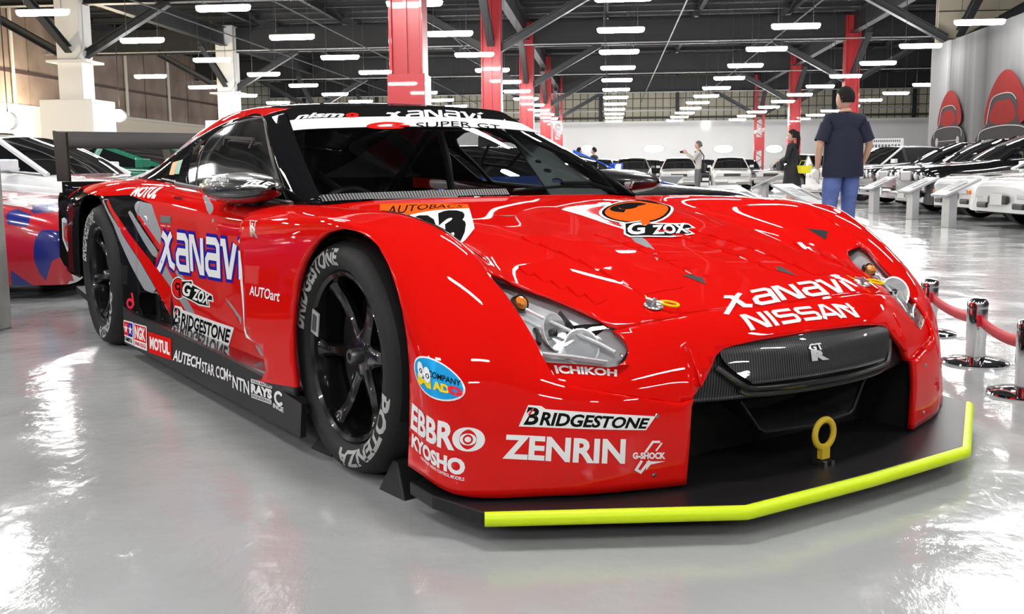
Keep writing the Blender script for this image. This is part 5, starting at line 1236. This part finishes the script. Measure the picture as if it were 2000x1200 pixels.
back = [(1196, 54.0, PDS, 'small dark car in the back row left of the dark coupe'), (1268, 53.0, PB, 'black saloon in the back row between the dark coupe and ivory saloon'), (1290, 58.5, PW, 'white car in the back row behind the black saloon'), (1378, 53.0, PB, 'black car in the back row behind the photographer'), (1462, 54.0, PDS, 'dark car in the back row behind the chrome bumper saloon'), (1170, 47.0, PW, 'white car far back beside the two men in dark jackets')]
for px, y, ma, lab in back:
    p = at(px, 325, y=y); gen_car(lab, (p.x, y, 0), F_, L=4.2, W=1.68, H=1.38, hood=.86, nose=.76, cowl=1.2, roof=(1.75, 2.9), deckx=3.7, deck=.95, body=ma, lamps='box', ground=.2)
p = at(1148, 310, y=61.0); gen_car('green and white car behind the two men in dark jackets', (p.x, 61.0, 0), F_, L=4.2, W=1.7, H=1.7, hood=1.0, nose=.9, cowl=1.2, roof=(1.75, 2.9), deckx=3.7, deck=1.1, body=PG, lamps='box', ground=.2)
# ---- race cars beside the red one
gen_mats = [PR, PW, PDB, PCR, PBL]
def race(label, loc, heading, body, ep=(), **k):
    t = gen_car(label, loc, heading, L=4.7, W=1.98, H=k.get('H', 1.14), hood=k.get('hood', .74), nose=k.get('nose', .62), cowl=k.get('cowl', 1.55), roof=k.get('roof', (2.25, 2.9)), deckx=4.2, deck=.86, body=body, style='race', extra_paint=ep, lamps='slit', wheel_r=.33, ground=.10)
    M().prism([(.0, .05), (.10, .05), (.10, .08), (.0, .08)], -.9, .9, 'xz').obj('splitter', [TRIM], t, smooth=False)
    wg = M().prism([(-4.35, 1.04), (-4.7, 1.09), (-4.7, 1.075), (-4.5, 1.03), (-4.35, 1.02)], -.9, .9, 'xz').obj('rear_wing', [TRIM], t, smooth=False)
    for s in (-1, 1): M().box((-4.5, s * .915, .98), (.42, .015, .30)).obj('endplate', [TRIM], wg, smooth=False); M().box((-4.5, s * .35, .92), (.12, .02, .24)).obj('wing_strut', [TRIM], wg, smooth=False)
    return t
def px_paint(polys):
    # patches measured on the photo, carried onto the body side (x, z)
    def fn(b, t):
        mw = Matrix.Translation(t.location) @ Matrix.Rotation(t.rotation_euler.z, 4, 'Z'); mi = mw.inverted(); m3 = mi.to_3x3(); bv = BVHTree.FromPolygons([tuple(x) for x in b.v], b.f); o = mi @ CP; out = []
        for px, k in polys:
            q = []
            for p in px:
                d = (m3 @ px_ray(*p)).normalized(); h = bv.ray_cast(o, d)
                c = h[0] if h[0] is not None else o + d * ((-.97 - o.y) / d.y)
                q.append((c[0], c[2]))
            out.append((('xz', q), k))
        return out
    return fn
CAMO = px_paint([([(-200, 330), (260, 330), (260, 640), (-200, 640)], 1),
  ([(20, 372), (92, 374), (92, 420), (78, 424), (66, 402), (44, 394), (20, 398)], 3), ([(20, 384), (48, 384), (72, 398), (78, 416), (62, 410), (44, 402), (20, 404)], 2), ([(20, 408), (46, 408), (62, 420), (58, 440), (40, 452), (20, 452)], 3),
  ([(98, 372), (118, 376), (116, 400), (104, 392)], 2), ([(126, 378), (170, 382), (170, 410), (132, 402)], 3), ([(84, 446), (120, 452), (170, 470), (170, 520), (128, 500), (104, 506), (92, 530), (108, 556), (96, 566), (72, 540), (64, 500), (70, 462)], 3),
  ([(112, 538), (122, 540), (140, 560), (165, 570), (165, 580), (140, 578), (120, 560)], 2), ([(138, 530), (165, 540), (165, 556), (146, 552)], 2), ([(20, 520), (46, 540), (84, 590), (84, 620), (20, 620)], 3)])
race('red, blue and white camouflage race car behind the concrete post', (-3.62, 7.45, 0), .06, PDB, CAMO, nose=.50, hood=.72, cowl=1.7)
WR = px_paint([([(-100, 300), (40, 312), (120, 324), (230, 346), (330, 362), (330, 376), (225, 360), (120, 338), (40, 325), (-100, 318)], 4)])
race('white race car with a crimson side stripe behind the camouflage one', (-3.55, 9.95, 0), .04, PW, WR, H=1.22, hood=.80, nose=.66, cowl=1.7)
race('dark blue race car out of frame left of the concrete post', (-3.7, 4.75, 0), .03, PDB, (), nose=.55, hood=.72)  # added out of view so the red door has something to reflect
race('black race car out of frame on the near left side', (-3.8, 2.3, 0), .02, PB, (), nose=.55, hood=.72)  # second unseen car, likewise put in for the door reflection
race('green race car with a dark windscreen behind the white race car', (-3.9, 12.4, 0), -.15, PG, (), H=1.22, hood=.84, nose=.68, cowl=1.2)
race('orange red race car at the far left behind the white race car', (-7.5, 15.2, 0), .0, PR, (), H=1.2)
def nose_at(yl, zz, px):
    # slide along the car's own axis until the nose sits where it was measured
    for t_ in np.linspace(-7, -1, 121):
        q_ = CM @ Vector((t_, yl, 0)); d_ = q_ + Vector((0, 0, zz)) - CP
        if 1000 + FPX * d_.dot(CR) / d_.dot(CD) > px: return q_
    return q_
c2 = nose_at(3.45, .45, 1345)
race('dark race car with blue fins parked beyond the red car', (c2.x, c2.y, 0), TH, PB, [(('xz', [(-.5, .55), (-2.2, .66), (-2.2, .95), (-.6, .95)]), 5), (('xz', [(-2.75, 0), (-2.75, 1.2), (-3.3, 1.2), (-3.6, 0)]), 1), (('xz', [(-3.3, 1.2), (-3.6, 0), (-4.2, 0), (-4.0, 1.2)]), 2)], nose=.60, hood=.74, cowl=2.35, H=1.08, roof=(2.95, 3.4))
bl = nose_at(6.2, .6, 1255)
race('bright blue and white race car beyond the dark one', (bl.x, bl.y, 0), TH, PBL, [(('xz', [(.2, .50), (-1.3, .62), (-1.3, .9), (.2, .9)]), 2), (('xz', [(-.2, .60), (-.8, .66), (-.7, .9), (-.3, .9)]), 5)], nose=.60, hood=.76)
gen_mats = []

# ================================================================ people
SKIN = mat('skin', (.52, .30, .21), .5); HAIR = mat('hair_black', (.014, .011, .010), .8, spec=.2); NAVY = mat('shirt_navy', (.010, .012, .032), .8); JEAN = mat('trousers_blue', (.085, .125, .33), .8, fn=noise_col((.07, .105, .29), (.105, .15, .37), 9))
GLOV = mat('glove_white', (.62, .60, .57), .8); BLKC = mat('cloth_black', (.012, .012, .014), .8); GRYC = mat('shirt_grey', (.42, .39, .37), .8); GRYT = mat('trousers_grey', (.11, .11, .11), .8); SHOE = mat('shoe', (.02, .02, .02), .4); BSK = mat('basket_yellow', (.75, .68, .02), .5)
def skin_body(name, nodes, edges, mats, matfn, parent, sub=2):
    """nodes: {key: (co, rx, ry)}; grows one continuous surface over the skeleton"""
    keys = list(nodes); me = bpy.data.meshes.new(name); me.from_pydata([nodes[k][0] for k in keys], [(keys.index(a), keys.index(b)) for a, b in edges], [])
    o = bpy.data.objects.new(name, me); COL.objects.link(o)
    sk = o.modifiers.new('skin', 'SKIN'); sk.use_smooth_shade = True
    for i, k in enumerate(keys):
        sv = me.skin_vertices[0].data[i]; sv.radius = (nodes[k][1], nodes[k][2] if len(nodes[k]) > 2 else nodes[k][1]); sv.use_root = (i == 0)
    sb = o.modifiers.new('sub', 'SUBSURF'); sb.levels = sub; sb.render_levels = sub
    dg = bpy.context.evaluated_depsgraph_get(); ev = o.evaluated_get(dg); m2 = bpy.data.meshes.new_from_object(ev)
    bpy.data.objects.remove(o); bpy.data.meshes.remove(me)
    for ma in mats: m2.materials.append(ma)
    for p in m2.polygons: p.material_index = matfn(p.center); p.use_smooth = True
    o = bpy.data.objects.new(name, m2); COL.objects.link(o); o.parent = parent; return o
def head_m(rz=0.0, hair='short'):
    """head of about 0.235 m with brow, nose, chin, ears; faces +Y, neck base at origin"""
    m = M(); prof = []
    V = []; na, nb = 20, 14
    for i in range(nb + 1):
        ph = math.pi * i / nb; z = -math.cos(ph)
        for j in range(na):
            a = 2 * math.pi * j / na; x = math.sin(ph) * math.cos(a); y = math.sin(ph) * math.sin(a)
            X = x * .076; Y = y * .098; Z = z * .122
            if z < 0: X *= 1 - .22 * z * z; Y = Y * (1 - .10 * z * z) + .018 * z * z
            if y > .75 and abs(x) < .3: Y += .022 * max(0, 1 - abs(x) / .22) * max(0, 1 - abs(z + .12) / .22)      # nose
            if y > .6 and .15 < abs(x) < .55 and abs(z - .08) < .16: Y -= .008                                        # eye sockets
            if y > .7 and abs(x) < .35 and abs(z + .45) < .1: Y += .005                                              # lips
            V.append((X, Y, Z + .19))
    F = [(i * na + j, i * na + (j + 1) % na, (i + 1) * na + (j + 1) % na, (i + 1) * na + j) for i in range(nb) for j in range(na)]
    m.add(V, F)
    for s in (-1, 1): m.lathe([(0, 0), (.012, .004), (.020, .010), (.016, .016), (0, .012)], (0, 0, 0), 'x', 8) if False else m.box((s * .078, -.005, .185), (.014, .035, .055), taper=1.25)
    return m
def hair_m(style='short'):
    V = []; na, nb = 22, 12; m = M()
    for i in range(nb + 1):
        ph = math.pi * .5 * i / nb * 1.28
        for j in range(na):
            a = 2 * math.pi * j / na; x = math.sin(ph) * math.cos(a); y = math.sin(ph) * math.sin(a); z = math.cos(ph)
            front = max(0, y); zz = max(z, -.35 if y < .2 else (.28 + .25 * front))
            k = 1.10 + .03 * math.sin(7 * a + 3 * ph)
            V.append((x * .078 * k, y * .100 * k - .006, zz * .128 * 1.06 + .195))
    m.add(V, [(i * na + j, (i + 1) * na + j, (i + 1) * na + (j + 1) % na, i * na + (j + 1) % na) for i in range(nb) for j in range(na)]); return m
def fingers(m, base, d, out, n_len=(.070, .080, .075, .058), w_=.018, curl=.5):
    """four bent fingers and a thumb on a hanging hand; d = pointing direction, out = palm side"""
    d = Vector(d).normalized(); out = Vector(out).normalized(); side_ = d.cross(out).normalized(); b = Vector(base)
    for k, ln in enumerate(n_len):
        p0 = b + side_ * (k - 1.5) * w_ * 1.15; p1 = p0 + d * ln * .45; p2 = p1 + (d * (1 - curl * .5) + out * curl * .8).normalized() * ln * .33; p3 = p2 + (d * (1 - curl) + out * curl * 1.3).normalized() * ln * .26
        m.tube([p0 - d * .01, p0, p1, p2, p3], [.009, .0095, .0092, .0085, .006], 8)
    t0 = b - d * .055 - side_ * w_ * 2.0; m.tube([t0, t0 - side_ * .018 + d * .022 + out * .008, t0 - side_ * .020 + d * .048 + out * .02, t0 - side_ * .012 + d * .066 + out * .03], [.012, .0115, .010, .007], 8)
    m.tube([b - d * .10, b - d * .06, b], [.024, .036, .034], 10)
    return m
def person(label, loc, rz, H=1.72, top=None, bottom=None, hair='short', pose=None, skirt=False, bulk=1.0, sleeves='short', head_turn=0.0, hand_mat=None, shirt_hem=.90, hairm=None):
    t = thing('person', label, 'person', loc, rz); k = H / 1.72; P = dict(lh=(-.30, .03, .80), le=(-.27, -.02, 1.08), rh=(.30, .03, .80), re=(.27, -.02, 1.08), lf=(-.11, .0, .08), rf=(.11, .0, .08), lk=(-.105, .02, .47), rk=(.105, .02, .47))
    if pose: P.update(pose)
    def S(c): return tuple(v * k for v in c)
    N = {'pelvis': (S((0, 0, .93)), .155 * k * bulk, .105 * k * bulk), 'waist': (S((0, .0, 1.08)), .140 * k * bulk, .098 * k * bulk), 'chest': (S((0, -.01, 1.26)), .165 * k * bulk ** .5, .108 * k), 'upper': (S((0, -.01, 1.385)), .150 * k, .09 * k), 'neck': (S((0, .0, 1.435)), .058 * k, .058 * k), 'neck2': (S((0, .012, 1.50)), .050 * k, .050 * k)}
    E = [('pelvis', 'waist'), ('waist', 'chest'), ('chest', 'upper'), ('upper', 'neck'), ('neck', 'neck2')]
    for s, a in ((-1, 'l'), (1, 'r')):
        sh = (s * .185, -.01, 1.375); e, h = P[a + 'e'], P[a + 'h']; kn, ft = P[a + 'k'], P[a + 'f']
        mid = tuple((sh[i] + e[i]) / 2 for i in range(3)); fm = tuple((e[i] * .55 + h[i] * .45) for i in range(3))
        N[a + 'sh'] = (S(sh), .070 * k); N[a + 'ua'] = (S(mid), .056 * k); N[a + 'el'] = (S(e), .044 * k); N[a + 'fa'] = (S(fm), .040 * k); N[a + 'wr'] = (S(h), .028 * k)
        E += [('upper', a + 'sh'), (a + 'sh', a + 'ua'), (a + 'ua', a + 'el'), (a + 'el', a + 'fa'), (a + 'fa', a + 'wr')]
        hp = (s * .095, 0, .86); th = tuple((hp[i] * .5 + kn[i] * .5) for i in range(3)); cf = tuple((kn[i] * .62 + ft[i] * .38) for i in range(3))
        lw = 1.22 * bulk if not skirt else .82
        N[a + 'hip'] = (S(hp), .098 * k); N[a + 'th'] = (S(th), .082 * k * lw); N[a + 'kn'] = (S(kn), .060 * k * lw); N[a + 'cf'] = (S(cf), .056 * k * lw); N[a + 'an'] = (S(ft), .046 * k * (lw if not skirt else .75))
        E += [('pelvis', a + 'hip'), (a + 'hip', a + 'th'), (a + 'th', a + 'kn'), (a + 'kn', a + 'cf'), (a + 'cf', a + 'an')]
    def mf(c):
        x, y, z = c.x / k, c.y / k, c.z / k
        arm = False
        for a in 'lr':
            e, h = Vector(P[a + 'e']), Vector(P[a + 'h']); q = Vector((x, y, z)); d = h - e; tt = max(0, min(1, (q - e).dot(d) / d.dot(d)))
            if (q - e - d * tt).length < .075 and abs(x) > .17: arm = True
        if arm: return 2 if sleeves == 'short' and ((z < 1.16) or sleeves == 'none') else 0
        if z > 1.44: return 2
        if z > shirt_hem or (abs(x) > .19 and z > 1.0): return 0
        return 2 if (skirt and z < .62) else 1
    skin_body('body', N, E, [top, bottom, SKIN], mf, t)
    hd = head_m().tf(Matrix.Rotation(head_turn, 4, 'Z')).tf(Matrix.Scale(k, 4)).off((0, .012, 1.405 * k)); hd.obj('head', [SKIN], t)
    hm = (hairm or hair_m)(); hm.tf(Matrix.Rotation(head_turn, 4, 'Z')).tf(Matrix.Scale(k, 4)).off((0, .008, 1.405 * k)); hm.obj('hair', [HAIR], t)
    for s in (-1, 1):
        m = M()
        for ss in (-1, 1): pass
        e = M().lathe([(0, .006), (.008, .003), (.010, -.002)], (0, 0, 0), 'y', 10); e.off((s * .030, .090, .20)).tf(Matrix.Rotation(head_turn, 4, 'Z')).tf(Matrix.Scale(k, 4)).off((0, .012, 1.405 * k)); e.obj('eye', [HAIR], t)
    for a in 'lr':
        e, h = Vector(P[a + 'e']) * k, Vector(P[a + 'h']) * k; d = (h - e).normalized(); sg = -1 if a == 'l' else 1
        out = Vector((-sg, 0, 0)); out = (out - d * out.dot(d)).normalized()
        fingers(M(), tuple(h + d * .095 * k), d, out).obj('hand', [hand_mat or SKIN], t)
        ft = Vector(P[a + 'f']) * k
        sh = M(); V = []
        for (yy, wd, ht) in ((-.075, .032, .05), (-.04, .043, .085), (.03, .044, .075), (.11, .047, .05), (.165, .036, .036), (.185, .015, .018)):
            for q in range(8):
                an = 2 * math.pi * q / 8; V.append((ft.x + wd * math.cos(an), ft.y + yy, ht / 2 + ht / 2 * math.sin(an)))
        sh.add(V, [(i * 8 + j, i * 8 + (j + 1) % 8, (i + 1) * 8 + (j + 1) % 8, (i + 1) * 8 + j) for i in range(5) for j in range(8)] + [tuple(range(8))[::-1]]); sh.obj('shoe', [SHOE], t)
    if skirt:
        m = M(); m.lathe([(.135 * k, 1.02 * k), (.19 * k, .92 * k), (.21 * k, .75 * k), (.235 * k, .56 * k)], (0, 0, 0), 'z', 24); m.v[:, 1] *= .8; m.obj('skirt', [bottom], t)
    return t
p = at(1646, 330, y=11.9)
man = person('man in a navy polo shirt and blue trousers seen from behind, white work gloves', (p.x, p.y, 0), R_(10), 1.74, NAVY, JEAN, head_turn=R_(35), hand_mat=GLOV, shirt_hem=.80, bulk=1.22, pose=dict(lh=(-.27, .05, .82), le=(-.29, -.03, 1.08), rh=(.27, .12, .86), re=(.30, .0, 1.09), lk=(-.12, .06, .47), lf=(-.12, -.02, .08), rk=(.12, .10, .48), rf=(.13, .12, .08)))
co = M(); co.lathe([(.064, 1.425), (.070, 1.44), (.074, 1.465), (.066, 1.47)], (0, .005, 0), 'z', 20); co.obj('collar', [NAVY], man)
hm = M(); hm.lathe([(.232, .745), (.238, .78), (.228, .90), (.224, 1.05), (.220, 1.18), (.165, 1.31)], (0, 0, 0), 'z', 28); hm.v[:, 1] *= .64; hm.obj('shirt_hem', [NAVY], man)
for s, e, sh in ((-1, (-.29, -.03, 1.08), (-.185, -.01, 1.375)), (1, (.30, 0, 1.09), (.185, -.01, 1.375))):
    e = Vector(e); sh = Vector(sh); M().tube([sh.lerp(e, .15), sh.lerp(e, .5), sh.lerp(e, .80)], [.078, .078, .082], 14, caps=False).obj('sleeve', [NAVY], man)
def pony():
    m = hair_m(); m.tube([(0, -.06, .27), (0, -.112, .25), (0, -.128, .14), (0, -.125, .0), (0, -.12, -.09)], [.03, .040, .040, .032, .008], 10); return m
p = at(1547, 330, y=20.5)
wom = person('woman in black with a long ponytail standing with a yellow basket', (p.x, p.y, 0), R_(62), 1.60, BLKC, BLKC, skirt=True, sleeves='long', hairm=pony, pose=dict(lh=(-.10, .24, 1.06), le=(-.25, .05, 1.10), rh=(.26, .18, .96), re=(.27, -.02, 1.10)))
q = CM
bk = thing('basket', 'yellow plastic shopping basket hanging from the arm of the woman in black', 'basket', at(1571, 330, y=20.30), R_(20)); bk.scale = (.62, .62, .7)
bm_ = M(); bm_.add([(-.15, -.10, -.12), (.15, -.10, -.12), (.15, .10, -.12), (-.15, .10, -.12), (-.19, -.13, .09), (.19, -.13, .09), (.19, .13, .09), (-.19, .13, .09)], [(0, 3, 2, 1), (0, 1, 5, 4), (1, 2, 6, 5), (2, 3, 7, 6), (3, 0, 4, 7)]); bm_.obj('tub', [BSK], bk, smooth=False, thick=.008)
M().tube([(-.18, 0, .09), (-.12, 0, .22), (.12, 0, .22), (.18, 0, .09)], .008, 6).obj('handle', [BSK], bk)
hb = M().box((0, 0, 0), (.26, .10, .18)).obj('shoulder_bag', [mat('bag_grey', (.05, .05, .055), .6)], wom, smooth=False, bevel=.03); hb.location = (-.05, .22, .90)
p = at(1364, 330, y=30.5)
ph = person('man in a grey shirt photographing, black shoulder bag at his hip', (p.x, p.y, 0), R_(75), 1.68, GRYC, GRYT, sleeves='long', pose=dict(lh=(-.10, .36, 1.36), le=(-.24, .12, 1.15), rh=(.10, .36, 1.36), re=(.24, .12, 1.15)))
[o for o in ph.children if o.name.startswith('hair')][0].data.materials[0] = mat('hair_grey', (.10, .10, .10), .8, spec=.2)
bgo = M().box((0, 0, 0), (.34, .12, .26)).obj('shoulder_bag', [BLKC], ph, smooth=False, bevel=.03); bgo.location = (.16, -.12, .90); M().tube([(.16, -.12, 1.02), (.10, -.14, 1.25), (-.12, -.06, 1.42), (-.10, .10, 1.36)], .016, 6).obj('strap', [BLKC], ph)
cmr = M().box((0, 0, 0), (.12, .06, .075)).lathe([(.03, .03), (.03, .08), (0, .08)], (0, 0, 0), 'y', 14); co_ = cmr.obj('camera', [BLKC], None, smooth=False); co_.location = Matrix.Translation(ph.location) @ Matrix.Rotation(R_(75), 4, 'Z') @ Vector((0, .47, 1.37)); co_.rotation_euler = (0, 0, R_(75)); tag(co_, 'small black camera held up by the man in the grey shirt', 'camera')
for px, lab, rz in ((1131, 'man in a dark jacket, left of two talking far away', R_(-60)), (1160, 'man in a dark jacket, right of two talking far away', R_(70))):
    p = at(px, 330, y=38.0); person(lab, (p.x, p.y, 0), rz, 1.70, BLKC, BLKC, sleeves='long')

# ================================================================ info stands, rope barrier
STD = mat('stand_grey', (.42, .43, .44), .35, .3); STP = mat('panel_print', (.62, .63, .63), .3); INK = mat('print_ink', (.12, .12, .13), .5)
def stand(label, x, y, rz, w_=.45, d_=.55, h=.50):
    t = thing('info_stand', label, 'stand', (x, y, 0), rz)
    M().box((0, 0, h / 2), (.20, .12, h)).obj('post', [STD], t, smooth=False, bevel=.006)
    pn = M().box((0, 0, 0), (w_, d_, .035)).obj('panel', [STD], t, smooth=False, bevel=.006); pn.location = (0, .08, h + .06); pn.rotation_euler = (R_(24), 0, 0)
    M().box((0, 0, .019), (w_ - .06, d_ - .06, .004)).obj('print', [STP], pn, smooth=False)
    m = M(); random.seed(int(x * 100))
    for k in range(7): m.box((-w_ * .18 + random.random() * .02, d_ * .30 - .045 * k, .0225), (w_ * (.40 + .15 * random.random()), .014, .002))
    m.box((w_ * .27, -.02, .0225), (w_ * .22, d_ * .5, .002)); m.obj('print_lines', [INK], pn, smooth=False)
    return t
for px, py, lab in ((1857, 445, 'grey info stand in front of the white wedge sports car, nearest of three'), (1785, 429, 'grey info stand in the middle of three before the black saloons'), (1709, 417, 'grey info stand just right of the man in navy')):
    p = at(px, py, z=0); stand(lab, p.x, p.y + .1, R_(-78), w_=.42, d_=.56)
for px, py, y, rz, lab in ((1578, 382, 15.0, R_(52), 'grey info stand whose slanted panel hides the legs of the woman in black'), (1466, 384, 11.5, R_(46), 'grey info stand with slanted panel just beyond the red far fender'), (1495, 352, 26.0, R_(-118), 'grey info stand beside the silver hatchback'), (1300, 352, 27.0, R_(-160), 'grey info stand in front of the ivory saloon')):
    p = at(px, py, y=y); stand(lab, p.x, y, rz, w_=.62, d_=.75, h=max(.40, p.z - .10))
BELT = mat('belt_red', (.55, .012, .03), .5)
posts = []
for px, py, lab in ((1812, 652, 'chrome barrier post farthest back, half hidden by the red fender'), (1904, 709, 'chrome barrier post in the middle with the belt running both ways'), (2003, 771, 'chrome barrier post cut off by the right edge of the photo')):
    p = at(px, py, z=0); t = thing('barrier_post', lab, 'post', (p.x, p.y, 0)); posts.append(p)
    M().lathe([(0, .028), (.05, .026), (.115, .016), (.134, .010), (.137, .004), (.135, 0), (0, 0)], (0, 0, 0), 'z', 40).obj('base', [CHR], t)
    M().lathe([(.040, .02), (.040, .105), (.042, .11), (.042, .238), (.040, .245)], (0, 0, 0), 'z', 28).obj('tube', [CHR], t)
    M().lathe([(.042, .238), (.043, .262), (.036, .275), (.02, .282), (0, .283)], (0, 0, 0), 'z', 28).obj('cap', [CHR], t)
    M().box((0, 0, .19), (.03, .088, .05)).obj('belt_slot', [BELT], t, smooth=False)
for (a, b), lab in (((0, 1), 'red barrier belt sagging between the two rear posts'), ((1, 2), 'red barrier belt running to the right edge post')):
    A_, B_ = posts[a], posts[b]; d = (B_ - A_).normalized(); A2 = A_ + d * .042; B2 = B_ - d * .042; V = []; n = 16
    for i in range(n + 1):
        u = i / n; q = A2.lerp(B2, u); z = .19 - .018 * 4 * u * (1 - u)
        V += [(q.x, q.y, z + .024), (q.x, q.y, z - .024)]
    o = M(V, [(2 * i, 2 * i + 1, 2 * i + 3, 2 * i + 2) for i in range(n)]).obj('barrier_belt', [BELT], None, thick=.002, flat_out=True); tag(o, lab, 'belt')
# notice board with dark characters above the black saloons
p = at(1730, 281, y=34.0); t = thing('notice_board', 'small white notice board with two lines of dark lettering above the black cars', 'sign', (p.x, p.y, 0))
M().box((0, 0, p.z), (1.1, .03, .34)).obj('panel', [STP], t, smooth=False); M().box((-.5, .02, p.z / 2), (.05, .05, p.z)).box((.5, .02, p.z / 2), (.05, .05, p.z)).obj('leg', [STD], t, smooth=False)
ln = M()
for r, (zz, n_) in enumerate(((.09, 14), (-.07, 9))):
    for i in range(n_): ln.box((-.46 + (.92 / n_) * (i + .5), -.017, p.z + zz), (.60 / n_, .004, .07 if r == 0 else .10))
ln.obj('lettering', [INK], t, smooth=False)
